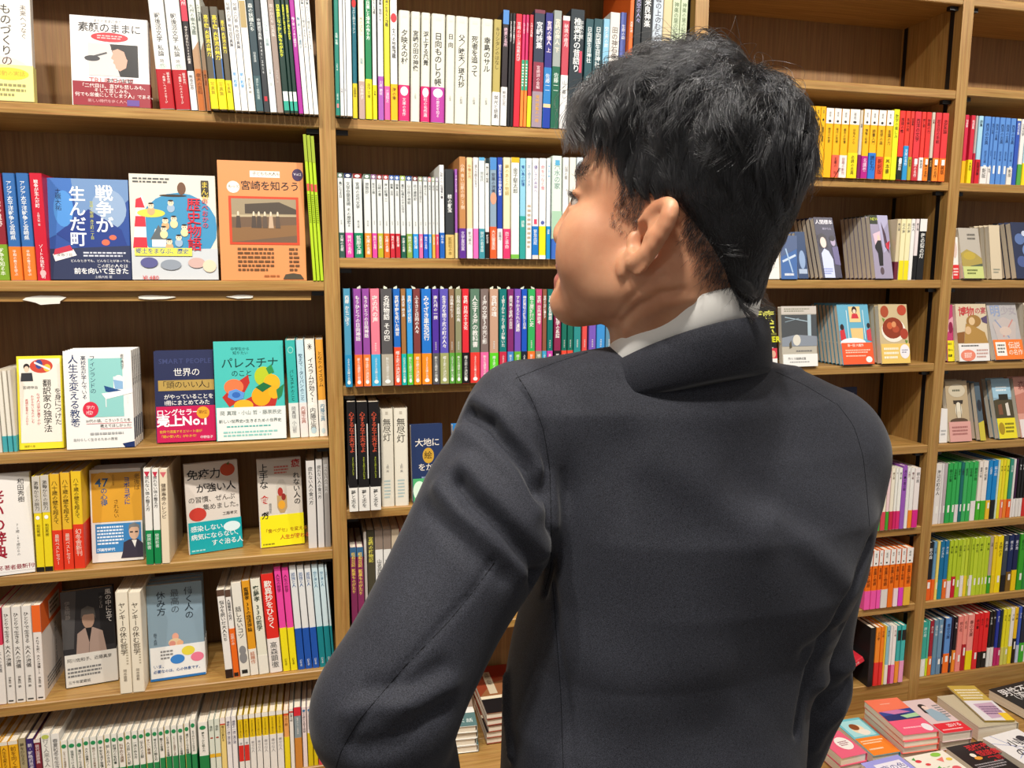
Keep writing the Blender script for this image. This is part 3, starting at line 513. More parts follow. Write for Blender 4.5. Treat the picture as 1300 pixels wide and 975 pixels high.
n = row('M2', Z['M2'], -.011, (583, 199), (720, 199), [
 (583, 591.7, 0, 'bc8450', '小説 青い山脈の向こう側', 'f2dcc4', .3, '5c2c90', '文学賞受賞', 'ece0f4'), (592.5, 600.2, 1, 'f0d4a8', '午後の光', 'a87840', .3, 'f0f0ec', '新刊案内', '888'), (600.7, 607.5, 1, 'f1efef', '道なき国を生きて', '777', .3, 'ec6cb8', '', K, {'t1': .55}),
 (608, 615.7, 1, 'e8ecec', '同世代', '7c8484', .3, '3c90a0', '現代の若者論', 'e0f0f0', {'t0': .14, 't1': .36, 'cap': ('58a8d8', .03)}), (615.9, 621.3, 2, 'f0f0ee', '静かな夜の物語', '555', .27, '1a1a1c', '戦記文学', 'eee', {'cap': ('14282c', .05)}),
 (622, 630.8, 1, '88a0b4', '安楽の流儀', '445', .32, 'ea5c2c', '大反響重版', 'fbe4dc', {'cap': ('4c88c8', .12), 'ops': [('e', .5, .4, .5, .06, 'd89c80')]}), (631.3, 638.3, 1, '2444a8', '彼方からの中国人慰霊', 'eef0fa', .3, 'f0f0ee', '話題作', '667', {'b': .015}), (638.8, 648.2, 1, 'f0e4b8', '夢のあとの物語', 'b09850', .3, 'e0386c', '恋と革命', 'fbe0e8'),
 (648.7, 659.6, 1, 'eef0ea', '金子堅太郎', '5c605c', .045, '78bc48', '', K, {'cap': ('e0b020', .05), 't0': .1, 't1': .44}), (660, 667.6, 2, '8cc8e0', '青い鳥の記憶', '2858a0', .43, '30a098', '詩集', 'e0f4f0'), (668, 675.2, 2, 'e8ecea', '花と旅する人', '6c90b0', 0, W, {'ops': [('d', .2, .45, .8, .9, 10, 'c0a890')]}),
 (675.6, 684, 2, 'f0eeee', '優しさの未来へ', '8880b0', .33, '1c74c4', '緊急出版', 'e8f2fa', {'ops': [('r', .25, .6, .75, .65, 'd84868')], 'oops': [('r', 0, .88, 1, 1, 'f0d8d0')]}), (684.5, 693.3, 2, 'f2f0ec', '命をつなぐ食', 'e08090', .33, 'f0e020', '', K, {'ops': [('e', .5, .635, .3, .02, '5864a8')], 'oops': [('r', 0, .88, 1, 1, 'f4f0e8')]}),
 (693.7, 699.2, 2, 'eaf0f4', '海と空の詩', '6cb0d8', .33, '1c8ccc', '選集', 'e8f4fa'), (700.4, 713.6, -1, 'd8e6dc', '汽水の家', '7c9c94', .2, '3c6cc0', '', K, {'t1': .5, 'rd': .003, 'ops': [('r', .3, .04, .75, .09, '58a8d0'), ('r', 0, .53, 1, .8, 'a8ccb0')]}), (714.2, 722, 1, 'f0efec', '山頂の星', '888', .3, '2858c0', '', K), (722.5, 731, 1, 'e8e4d8', '', K, .3, 'd8a030'), (731.5, 740, 1, 'd0dce4', '', K, .3, '3c8c5c')], p2, 'spines on the middle second shelf', start=n)
# --- middle bay, third shelf
p3 = 'in the row beside his chin'
S3 = [(437, 446.4, '4c94b4', '2488b8', '西郷 からごぼう'), (449.5, 459.9, '90489c', 'ee6c2c', 'もうひとつの日向神話'), (460.5, 470.2, '90489c', 'ee7c38', 'もうひとつの日向神話'), (470.8, 482.8, 'ee7c90', '40acd8', '夜の風の声'), (483.8, 498.8, '565456', 'b0a898', '名残物語 その四'), (499.8, 509, '2068c0', 'e0502c', '宮崎平野を拓いた神官'), (509.3, 516, 'a07040', '14b4ac', '宮崎文学 詩の源'), (516.5, 524.4, '3898dc', '58c038', '宮崎ことばの紀行'), (524.8, 534.4, '7c3c3c', 'f0941c', 'ふるさと日向の人々'), (535.2, 548, '2474cc', 'ee8c20', 'みやざき車窓紀行'), (548.8, 557.8, '50329c', '58585a', '南九州の一揆'), (558.5, 569.8, '5c54b4', 'a0a468', '生き方を問う旅の町の人々'), (570.2, 577.5, '8c6c50', '5ca040', '日向路のむこう'), (578, 586.4, '8c8c6c', '5c9c30', '日向の民話の島'), (586.8, 595.8, 'dc2c38', '1c1a20', '宮崎 日向の食文化'),
 (597, 609.4, '5c7c68', 'e23c34', '人生する海の教科書'), (610, 620.6, '7c6c68', 'e868a4', '《海の文学》の光と影'), (621.6, 633, 'c49c84', '5cd024', '宮崎の魂'), (634, 643.6, '107474', 'c82c48', '《官》からった《民》が動いた'), (644.3, 652.5, '802c6c', '4488c8', '鹿児島と宮崎の百日'), (653, 661.8, '7850b4', '64b434', 'すりかえられた遺跡'), (662, 669.5, '1c54c0', '1c2434', '神武東征の誕生と日本'), (670, 679.6, '34ac5c', 'f0742c', '佐土原城興亡史'), (680, 688.3, 'c04474', '8c8c78', '宮崎 日向神話考'), (688.5, 694.3, '8c5840', '40a4cc', '宮崎の山村に暮らす'), (694.6, 702.2, '147068', 'cc3ca8', '宮崎の歴史物語'), (703.3, 712.4, '8c2850', '241c20', '日向国の民俗学の系譜'), (713, 720, '186c5c', 'e84c38', '宮崎の神話 上'), (720.5, 728, '186c5c', 'e84c38', '宮崎の神話 下'), (728.5, 737.8, '2c8c8c', '2c8c8c', '日向の教え'), (739, 745.8, 'e0504c', 'e0504c', '石の声'), (747.6, 757, '7858b8', 'c0a440', '五つの夢'), (757.5, 768.4, '3c90d4', '3c90d4', '海鳴り'), (769, 778, '5c8ca8', 'd8a030', '')]
n = row('M3', Z['M3'], -.014, (437, 366.5), (768, 367.5), [(a, c, 0, cv, t, 'f2f0ec', .33 if i not in (5, 17) else .4 if i == 5 else .32, ob, ['ふるさと文庫の名作', '新たな歴史の発見', '郷土史の決定版'][i % 3], 'f4f4ee', {'t0': .07, 't1': .62 if len(t) > 8 else .12+.052*len(t), 'b': .018, 'slip': i in (4, 5, 8, 9, 10, 11, 13, 17, 18, 19, 21, 23, 12, 1), 'oops': [('e', .5, .86, .25, .06, 'eef0ee')], 'ops': [('d', .4, .55, .6, .64, 5, 'dcdcd8')] if len(t) < 8 else []}) for i, (a, c, cv, ob, t) in enumerate(S3)], p3, 'spines on the middle third shelf')
# --- middle bay, fourth and fifth shelves
p4 = 'above the left arm'
row('M4', Z['M4'], -.012, (440, 510), (483, 510), [(a, c, 0, '1c1a1c', '心するな工夫せよ', 'c85038', .22, 'e9e6e0', '夢と志を', '444', {'t0': .09, 't1': .46, 'b': .02, 'ops': [('v', 'まわりを照らす人になる', .55, .5, .2, 'a8b430', .015), ('r', .88, .2, .98, .7, 'dcdcd8')]}) for a, c in ((441.5, 453.5), (453.9, 468.4), (468.9, 482.8))], p4, 'spines on the middle fourth shelf', noun='hardback', depth=.14)
row('M4', Z['M4'], .006, (490, 519), (515, 518), [(a, c, 0, 'e8e2d2', '無尽灯', '4c4840', 0, W, {'t0': .1, 't1': .42, 'rd': .003, 'ops': [('r', .4, .03, .6, .06, 'c0b8a8'), ('v', '上田 英', .5, .56, .2, '888'), ('d', .2, .72, .7, .92, 6, 'b4c8c8')]}) for a, c in ((483.8, 500), (500.8, 518.3))], p4, 'spines on the middle fourth shelf', start=3, noun='hardback', depth=.14)
row('M5', Z['M5'], .012, (446, 695), (462, 694.5), [(a, c, 0, '84305c', '昭和日記 鉱業ものがたり', 'f0d060', 0, W, {'cap': ('3c6890', .11), 't0': .06, 't1': .7, 'b': .02}) for a, c in ((445.5, 453.6), (454, 462.4))], 'below the left forearm gap, above its sleeve', 'spines on the middle fifth shelf', noun='hardback')
row('M5', Z['M5'], .03, (466, 673), (495, 672), [(462.8, 466.6, 2, 'dcd8d0', '', K, 0, W), (467, 476.5, 0, '4c4838', '宮崎の植物記', 'e4dc5c', 0, W, {'b': .02, 't1': .6}), (477, 487, 0, 'e6e6e2', '山名百選', '333', 0, W, {'t0': .3, 't1': .7, 'cap': ('8c7c70', .2)}), (487.5, 497.3, 0, 'e6e6e2', '山名百選', '333', 0, W, {'t0': .3, 't1': .7, 'cap': ('8c7c70', .2)}), (497.8, 508, 0, 'c8b8a0', '', K, 0, W), (508.5, 518, 0, 'b0483c', '', K, 0, W)], 'behind the upper left sleeve', 'spines on the middle fifth shelf', noun='hardback')

# --- right centre bay, yellow and red paperbacks
yw = ('eeeae4', .22)
bl = lambda x0, x1, d=0, ob=None, ot='', otc=K, fr=.33, cap=yw, c='f2b818', tx='思想の文庫': (x0, x1, d, c, tx, '5c4410', fr if ob else 0, ob or W, ot, otc, {'cap': cap, 't0': .28, 't1': .5, 'ops': [('v', '著者', .5, .05, .3, '555'), ('e', .5, .185, .18, .018, '2a2420')]})
nc = ('f2b818', .02)
R2 = [bl(1011, 1021.4, 0, cap=nc), bl(1021.7, 1033.4, 0, cap=nc, tx='映画の夢'), bl(1033.7, 1040.2, 0, cap=nc, tx='空間の詩学'), bl(1040.6, 1046.7, 0, cap=nc, tx='論理の冒険'), bl(1047.1, 1056.8, 1.5, tx='歴史の教室'), bl(1057.3, 1066.4, 1.5, 'f0644c', '名著の復刊', '5c1410', tx='現代の思想'),
 bl(1066.9, 1076.6, 1.7, 'efe6e2', '話題の新刊', 'a86860', tx='都市の記憶'), bl(1077.2, 1089.8, 1.5, 'f4dc1c', '必読の古典', '3c3408', .37, tx='日本人の心'), (1090.2, 1094.4, 2, 'cfc8b8', '世界', '333', .35, '7c1c5c', '', K, {'t0': .2, 't1': .5}),
 bl(1094.8, 1103.3, .6, 'b41c84', '名講義', 'f0d0e8', tx='情報と教養'), bl(1103.7, 1113, .8, '2c78d0', '読む力', '0c2040', .38, tx='読書入門'), bl(1113.5, 1123, .8, 'ee5830', '新訳版', '5c1408', tx='哲学の森'), bl(1123.6, 1132.6, .5, 'f4d81c', '基本書', '3c3408', tx='言葉の力'),
 (1133, 1140, -1.4, 'e4e824', '数学の楽しみ', '6c7010', 0, W, {'t1': .8})]
RB = [('1c2420', 'eee'), ('2c94d0', 'e8f4fa'), ('b0a830', '444'), ('c42c38', 'f4e0e0'), ('f0ece8', '444'), ('f08424', '3c1808'), ('241c18', 'd8a860'), ('f08c2c', '3c1808'), ('f07c20', '3c1808')]
RX = [(1140.3, 1147.5), (1147.7, 1154), (1154.2, 1159), (1159.4, 1167.8), (1168.1, 1173.6), (1173.9, 1180.6), (1180.8, 1185.2), (1185.6, 1193.4), (1194, 1202.4)]
for i, (a, c) in enumerate(RX):
    cv = ['e83830', 'ea4030', 'e04038', 'dc3840', 'e43c34', 'e03430', 'cfc4b4', 'dc3c44', 'e2383c'][i]
    R2.append((a, c, 0, cv, ['推理の夜', '長編小説', '短編集', '西洋の文学', '罪と罰', '物語の力', '古典', '若き日の手紙', '恋愛論'][i], '5c0c10', .34 if i != 1 else .5, RB[i][0], '文庫の名作' if i % 2 else '新装版', RB[i][1], {'t0': .1, 't1': .45, 'oops': [('r', .3, .06, .8, .3, 'f6f2ee')] if i in (0, 3, 5, 7, 8) else []}))
row('R2', Z['R2'], -.006, (1021, 134), (1200, 143.5), R2, 'right of the hair', 'paperbacks right of the hair', depth=.105)
# --- right edge bay, second shelf
bb = lambda x0, x1, ob=None: (x0, x1, 0, '5c90d8', '西洋の古典', '1c3468', .26 if ob else 0, ob or W, '新版', '555', {'t0': .1, 't1': .42, 'ops': [('v', '岩波文庫', .5, .5, .4, '2c4c88'), ('r', .35, .72, .75, .84, 'f0f0f0')]})
row('RR2', Z['R2'], .006, (1222, 145.5), (1300, 151.5), [(1222.7, 1227.6, 0, 'd02848', '怪談集', 'f4dce0', .33, 'f4b81c', '', K), (1230.3, 1235.9, 0, 'd02840', '怪談集', 'f4dce0', .35, 'f0dc18', '人気作', '4c4408'), (1236.2, 1239.2, 0, 'b8b0ac', '', K, .45, 'b8203c'), (1239.8, 1246, 0, 'a8d4e8', '詩集', '345', .36, 'd0202c', '話題沸騰', '4c0810', {'t0': .06, 't1': .25}),
 bb(1246.8, 1255.6, 'eee8e4'), bb(1256, 1260, 'eee8e4'), bb(1260.4, 1266), bb(1266.8, 1273.4), bb(1273.8, 1280), bb(1280.5, 1287.4, 'f0e8dc'), (1287.9, 1293, 0, '3458b8', '漱石全集', 'dce4f4', 0, W, {'cap': ('f0e8c0', .03)}), (1293.6, 1299.2, 0, 'efece8', '日本文学', '555', .32, '58a848', '', K), (1299.6, 1306, 0, 'b8d8e8', '', K, .34, 'f4dc20'), (1306.4, 1314, 0, '6c98dc', '', K)],
 'in the far right blue paperback row', 'paperbacks in the far right bay', depth=.105)
# --- right centre bay, third shelf: slim spines by the upright
row('R3', Z['R3'], .002, (1135, 278), (1175, 278), [(1137, 1142, 0, 'd8c9a4', '夜の道', '555', .3, '6c2838', '', K), (1142.3, 1148.4, 0, 'efe6b8', '北の海', '555', 0, W, {'ops': [('r', 0, .68, 1, 1, 'f0e020')]}), (1148.8, 1154.8, 0, 'efe6b8', '北の海', '555', 0, W, {'ops': [('r', 0, .68, 1, 1, 'f0e020')]}), (1155.2, 1160, 0, 'ecebe8', '橋の人', '555', 0, W), (1160.5, 1165.4, 0, 'e8dcdc', '黒の塔', '333', .4, '1a1a1c', '', K), (1165.8, 1174.6, 0, '1c1c1e', '夜の街の灯', 'e8e8e4', 0, W, {'cap': ('eceae6', .2), 'b': .02})],
 'against the upright right of his collar', 'slim paperbacks by the right upright', depth=.105)
# --- right centre bay, lower rows
row('R6', Z['R6'], -.004, (1127, 594.5), (1165, 594.5), [(a, c, d, cv, t, tc, .3 if ob else 0, ob or W, '', K, {'t1': .6}) for a, c, d, cv, t, tc, ob in (
 (1107, 1113, 0, 'e8a0b0', '', K, 'e02c60'), (1113.4, 1119.4, 0, 'f0ece4', '', K, '48a848'), (1119.8, 1125.8, 0, 'f0e8d0', '', K, 'd84858'), (1126, 1130, 0, 'efd0d4', '恋の歌', '844', '48a030'), (1130.3, 1135.1, 0, 'efe8d4', '春の庭', '876', 'c82848'), (1135.5, 1138.9, 0, 'efeee8', '花', '777', 'd02868'), (1139.2, 1144, 0, 'f0efe8', '夏の家', '777', 'd82c70'), (1144.4, 1149.9, -3, '9858b8', '月の裏の国の話', '2c1838', None), (1150.3, 1154.2, -1, 'eceae6', '夕焼け', '844', None), (1154.5, 1159.5, 0, 'efece8', '雪の夜', '744', 'f08828'), (1159.9, 1166.8, 0, 'efe6e4', '朝の風', '777', 'd82888'))],
 'right of the upper right sleeve', 'pale paperbacks right of the sleeve', depth=.105)
og = lambda x0, x1, ob=None, c='ee7418': (x0, x1, 0, c, '言葉と物語', '6c2c08', .32 if ob else 0, ob or W, '', K, {'cap': ('f0ede8', .26), 't0': .3, 't1': .62, 'ops': [('v', '著者', .5, .05, .4, '666'), ('e', .5, .22, .15, .015, '2a2420')]})
row('R7', Z['R7'], -.004, (1115, 699), (1155, 695.5), [og(1099, 1106.5, 'ee58a8'), og(1107, 1114, 'ee58a8'), og(1114.6, 1119.4, 'ee58b0'), og(1120, 1128.4, 'dedad6'), og(1129, 1135.3), og(1136, 1141.8, 'ecdce4'), og(1142.6, 1148.4, 'e040c0'), og(1149, 1157.6, 'e8b840')],
 'right of the elbow', 'orange paperbacks right of the elbow', depth=.105)
row('R8', Z['R8'], -.004, (1112, 797), (1147, 794), [(1103.5, 1110, 0, '1a1a1c', '', K, 0, W), (1110.6, 1116.7, 0, 'f08c28', '上の巻', '6c2c08', .4, 'e02c28', '', K), (1117.1, 1121.6, 0, 'f0841c', '中の巻', '6c2c08', .4, 'e0302c', '', K), (1121.9, 1124, 0, 'f0c838', '', K, 0, W), (1124.3, 1128.6, 0, '8cc0d0', '青の記', '345', .34, 'ece8e0', '', K), (1128.9, 1132, 0, 'efece8', '', K, .33, 'b81c5c'), (1132.3, 1137, 0, 'f0ece8', '白い塔', '855', .33, 'ec78b0', '', K), (1137.6, 1142.4, 0, '38b0ac', '', K, .38, 'f0982c', '', K, {'pre': [('r', 0, .08, 1, .26, '1c1a1c')]}), (1143, 1148.6, 0, '40b8b4', '', K, .38, 'eca0c8', '', K, {'pre': [('r', 0, .08, 1, .26, '1c1a1c')]})],
 'on the lowest shelf by the cuff', 'paperbacks on the lowest right shelf', depth=.105)
# --- right edge bay, lower rows
def auto(spec):
    out = []
    for s in spec.strip().split('\n'):
        q = s.split(); a, c, cov = float(q[0]), float(q[1]), q[2]; ob = q[3] if len(q) > 3 and q[3] != '-' else None; t = q[4] if len(q) > 4 else ''; tc = q[5] if len(q) > 5 else '2c2c2c'; fr = float(q[6]) if len(q) > 6 else .32
        dark = sum(int(cov[i:i+2], 16) for i in (0, 2, 4)) < 300
        out.append((a, c, 0, cov, t, tc, fr if ob else 0, ob or W, '', K, {'t0': .1, 't1': .6, 'oops': [('r', .3, .12, .75, .42, 'f4f2ee')] if ob and len(out) % 2 == 0 else [], 'ops': [] if ob else [('r', .35, .7, .75, .82, 'f2f0ea')]}))
    return out
row('RR6', Z['R6'], .006, (1190, 589.5), (1290, 583), auto('''1186.2 1193.8 e6e0dc - 海辺の町の人 333
1194.2 1197 dcd8d8
1197.3 1201.2 b8acb0
1202.2 1208 30a850 - 緑の文庫 0c4c20
1208.5 1213.4 34ac54 - 古典新書 0c4c20
1213.8 1218.2 38ac58 e8dce0 世界史 0c4c20 .3
1218.6 1222.6 1c6c68 - 人類史
1223 1227.8 40b060 - 経済学 0c4c20
1228.2 1233.4 34ac54 - 社会論 0c4c20
1233.8 1240 38b058 ece4e4 統計の話 0c4c20 .34
1241 1246 f0e6dc 48b428 健康の話 666 .33
1246.4 1252.8 efe8e0 48b428 食の知恵 666 .33
1253.4 1258.6 1c88cc f0c030 心理学 e8f4fa .33
1259 1265 1484cc 1c1a1c 脳の話 e8f4fa .33
1265.4 1267.5 d4e4d0
1267.8 1271.4 ece438 ecd828 数の話 5c5c10
1271.7 1275.2 f0dc30 f0785c 色の話 5c5c10
1275.6 1279.6 e0e428 ee8830 星の話 5c5c10
1280.4 1285 34907c ee6020 地図帳 e0f0ec
1285.4 1287.8 ece8e4
1288.2 1291 3c1c40 ece8e8 夜
1291.8 1295.4 1c1a1c e8e4e0 闇の本 eee
1295.8 1299.4 1c1a1c e8e4e0 闇の本 eee
1299.8 1304 241c1c d0302c
1304.4 1309 e8e4e0 58a848'''), 'in the far right green paperback row', 'paperbacks in the far right bay', depth=.105)
L = 'b4cc2c'
row('RR7', Z['R7'], .006, (1185, 688.5), (1295, 678.5), auto('''1176.4 1183.6 1c1c20 ee6420 影の森 eee .36
1184 1188 6898bc ee6820 水の家 345 .36
1188.8 1192 efd86c
1192.4 1197.8 1470a0 1888a0 川の流れ e0f0f8 .34
1198.2 1203.2 1c74a8 ea7028 海の底 e0f0f8 .34
1204 1208.9 b4cc2c efdce0 草の歌 4c5c08 .3
1209.3 1214.2 b8d030 c81c34 葉の音 4c5c08 .37
1214.6 1219.9 b4cc2c - 若葉の本 4c5c08
1220.2 1224.6 c0d43c ece4e0 木の声 4c5c08 .37
1225 1228.8 c4d638 f0d438 丘の道 4c5c08 .36
1229.2 1231.4 a8bc2c
1231.8 1235.5 b8d030 ece8e4 谷の風 4c5c08 .36
1236 1241.2 c0d634 - 野の花 4c5c08
1241.6 1246.4 b8d030 - 緑の夢 4c5c08
1246.8 1250 c0d434
1250.3 1254.9 b8d02c - 青い実 4c5c08
1255.3 1259.4 b8a898 3ca028 古都 555 .32
1260 1264.6 f0d420 e8c828 日の出 5c4c08
1265.1 1271.9 f4dc10 - 太陽の子 5c4c08
1272.5 1278.6 3c4450 1c1a1c 鉄の道 e0e4e8 .3
1279.1 1285.4 1c2c5c 7c5c20 夜の海 e0e4f4 .35
1285.9 1292 1c2450 f0cc10 星の港 e0e4f4 .37
1293.6 1300 38a028 - 森の人 0c3c08
1300.4 1307 2c8c3c'''), 'in the far right lime paperback row', 'paperbacks in the far right bay', depth=.105)
row('RR8', Z['R8'], .006, (1172, 790), (1296, 771), auto('''1169.7 1176.2 34a898 e8e8e0 旅の絵 e0f4f0
1176.5 1179.2 50b8a4 c8e028
1179.4 1184.2 9c2034 ee7424 赤い糸 f0dcdc .35
1184.6 1189.9 6890a8 5c88b0 灰色の街 e4ecf0
1190.3 1196 6c94b4 6888a8 雲の峰 e4ecf0
1196.6 1198.4 1c1c38
1198.7 1206.2 5c90d4 ee7020 青空文庫 1c3468 .36
1206.6 1209.1 241c34
1210 1214.2 1c1820 f08c28 黒い夜 e8dce0 .4
1215.2 1221.4 ee8c84 - 桃の花 6c2c28
1221.8 1227 f09488 b01c28 紅の花 6c2c28 .48
1227.6 1235.5 f09890 f0dc14 春の文庫 6c2c28 .35
1236.3 1242.3 e0282c - 赤の書 5c0c10
1242.7 1247.4 e4242c 241c18 炎の人 5c0c10 .3
1247.7 1254.1 e8282c 241c18 血と骨 5c0c10 .3
1254.7 1258.6 1c1c1e e8e4e0 黒の文庫 e4e4e4 .35
1258.9 1262.8 201c1e e8e0dc 影 e4e4e4 .35
1263.6 1267.6 2838a0 c02868 青の王 e0e4f8 .33
1268 1271.6 1c2c40 c83070 風
1272.2 1276.2 ece028 d8d468 光の本 5c5c10
1276.6 1281.2 e8e02c d4d05c 朝の光 5c5c10
1281.8 1286.3 f0ece8 f0dc20 白い雲 888
1286.7 1290.9 f0c420 241c18 金の鍵 5c4c10 .45
1291.8 1295.4 3c5cc0 c8d0e8 湖の底 e0e8f8
1296 1302 20283c 40b030 夜空 e0e8f8 .35
1302.4 1309 e8e4dc'''), 'on the lowest far right shelf', 'paperbacks in the far right bay', depth=.105)
# ------------------------------------------------------------------ face-out books
def copy_tree(o, parent=None):
    c = o.copy(); COL.objects.link(c)
    if parent: c.parent = parent
    for ch in list(o.children): copy_tree(ch, c)
    return c
def face(label, BL, BR, yt, zs, cover, front, thick=.014, lean=9, n=1, ys=None, left=False, spine=(), obi=None, group=None, stack='', yaw=None, name='face_out_book', dgap=.0013, cond=None, cat='book'):
    if ys is not None: a, b_ = ony(*BL, ys), ony(*BR, ys)
    else: a, b_ = onz(*BL, zs), onz(*BR, zs)
    d = b_-a; Wd = math.hypot(d.x, d.y); yw = math.atan2(d.y, d.x) if yaw is None else math.radians(yaw)
    le = math.radians(lean); lo, hi = .05, .5
    for _ in range(40):
        H = (lo+hi)/2; p = Vector((a.x, a.y, zs))+Vector((-math.sin(yw)*H*math.sin(le), math.cos(yw)*H*math.sin(le), H*math.cos(le)))
        q = p-CAM; py = 487.5-FPX*(q.dot(UP)/q.dot(FWD))
        if py > yt: lo = H
        else: hi = H
    t = book(name, thick, H, Wd, cover, spine, front, obi, left_bound=left)
    tag(t, label, cat, group)
    mid = Vector(((a.x+b_.x)/2, (a.y+b_.y)/2, zs+.0002+thick*math.sin(le)))
    R = Matrix.Rotation(yw, 4, 'Z') @ Matrix.Rotation(-le, 4, 'X')
    S = (Matrix.Rotation(-math.pi/2, 4, 'Z') @ Matrix.Translation((-thick/2, -Wd/2, 0))) if left else (Matrix.Rotation(math.pi/2, 4, 'Z') @ Matrix.Translation((thick/2, -Wd/2, 0)))
    M = Matrix.Translation(mid) @ R @ S; t.matrix_basis = M
    for k in range(1, n):
        c = copy_tree(t); st = (thick+dgap+(.001 if obi else 0))/math.cos(le)
        c.matrix_basis = Matrix.Translation(mid+Vector((-math.sin(yw)*st*k, math.cos(yw)*st*k, 0))) @ R @ S
        c['label'] = '%s copy in the leaning stack of the %s' % (ordw(k+1), stack or label); c['group'] = 'copies behind the '+(stack or label)
    if n > 1: t['group'] = 'copies behind the '+(stack or label)
    return t
GA, GBk, GC, GD, GE = ['face-out books on the %s left shelf' % s for s in ('top', 'second', 'third', 'fourth', 'fifth')]
# top shelf
face('cream face-out book with black brush lettering and yellow band, top left corner', (-52, 127), (43, 129), -30, Z['A'], 'ece6dc', [
 ('e', .55, .75, .42, .12, 'e8cfc4'), ('v', 'ものづくりの心', .66, .2, .155, '2c2826', .008), ('v', '未来へつなぐ', .9, .2, .085, '6c6460'), ('v', '自動車の父 黒木国昭', .36, .22, .09, '6c6460'), ('v', '挑戦と創造の軌跡', .14, .3, .08, '6c6460')],
 obi=(.3, 'e8e28c', (), [('e', .68, .25, .27, .17, 'e6cc2c'), ('h', '感動の実話', .5, .17, .08, 'a08818'), ('d', .1, .5, .9, .9, 3, '8c8450')]), ys=.008, lean=7, group=GA)
face('white face-out book with singer photo and dark red band on the top left shelf', (92, 132.5), (191, 136.5), 20, Z['A'], 'e4e0de', [
 ('h', 'ありのままに歩く', .3, .03, .045, '888'), ('h', '素顔のままに', .1, .07, .135, '1c1a1c', .006), ('e', .5, .225, .24, .052, 'c02430'), ('d', .34, .2, .66, .25, 2, 'e8b0b0'), ('r', .22, .3, .86, .66, 'cfc8c4'), ('p', [(.5, .3), (.86, .3), (.86, .66), (.62, .66)], '2a2426'),
 ('p', [(.74, .3), (.86, .3), (.86, .66), (.62, .66)], '1a1618'), ('p', [(.53, .35), (.6, .31), (.7, .33), (.73, .44), (.7, .56), (.62, .6), (.57, .57), (.56, .53), (.535, .51), (.545, .48), (.51, .46), (.535, .41)], 'c89c88'), ('p', [(.51, .36), (.54, .32), (.62, .3), (.72, .31), (.78, .4), (.76, .5), (.71, .46), (.68, .38), (.6, .35), (.54, .37)], '1c1618'),
 ('l', .2, .475, .46, .4, .025, '4c4a4c'), ('e', .27, .47, .1, .032, '3c3a3e'), ('h', 'TRUE FACE', .22, .67, .11, 'c86868'), ('h', '村上由哲', .45, .68, .085, '2c2426')],
 obi=(.27, '8c1426', (), [('h', '「二代目は、喜びも悲しみも、', .1, .08, .063, 'f0e4e0'), ('h', 'そして苦しみも、', .28, .27, .063, 'f0e4e0'), ('h', '何でも栄養にしてしまう人」である。', .04, .46, .061, 'f0e4e0'), ('h', '新しい時代を歩く人へ', .2, .72, .05, 'd8a8a8'), ('r', .7, .7, .86, .95, '5c3c8c')]), ys=.012, lean=8, group=GA)
# second shelf
face('blue swirl-painted town book, face-out on the second left shelf', (63.2, 356.3), (167, 356), 227, Z['B'], '2c4c94', [
 ('p', [(0, 0), (.35, 0), (.25, .5), (0, .6)], '3c6cb4'), ('p', [(.3, 0), (1, 0), (1, .2), (.6, .5), (.35, .3)], '6c8cb8'), ('e', .75, .3, .22, .2, '8ca4c4'), ('p', [(.1, .55), (.5, .3), (.9, .5), (1, .75), (.4, .7)], '243c84'), ('e', .2, .3, .12, .18, '4c8cd0'), ('p', [(0, .7), (1, .66), (1, 1), (0, 1)], '2c3454'),
 ('d', .42, .72, .96, .78, 2, 'c8ccd8'), ('v', '戦争が', .7, .06, .215, 'f0f2f4', .02), ('v', '生んだ町', .37, .08, .2, 'f0f2f4', .02), ('v', '土橋大祐', .14, .1, .075, '1c2844'), ('v', '宮崎の物語 赤江町一丁目', .54, .22, .045, 'c8c84c'),
 ('e', .7, .63, .05, .03, 'e06c50'), ('e', .79, .58, .045, .025, 'e06c50'), ('p', [(.05, .75), (.3, .7), (.34, .76), (.08, .82)], 'ece8e4'), ('p', [(.08, .7), (.26, .66), (.3, .71), (.06, .76)], 'b83048'), ('h', '波島1丁目', .1, .74, .045, '2c2c34'),
 ('h', 'どんなときでも、どんなことがあっても、', .26, .8, .04, 'f0f0f0'), ('h', 'この町の人々は', .58, .845, .055, 'f0f0f0'), ('h', '前を向いて生きた', .3, .885, .084, 'f4f4f4', .015), ('h', '土橋大祐 著', .55, .96, .04, 'c8ccd8')], ys=.012, lean=7, group=GBk)
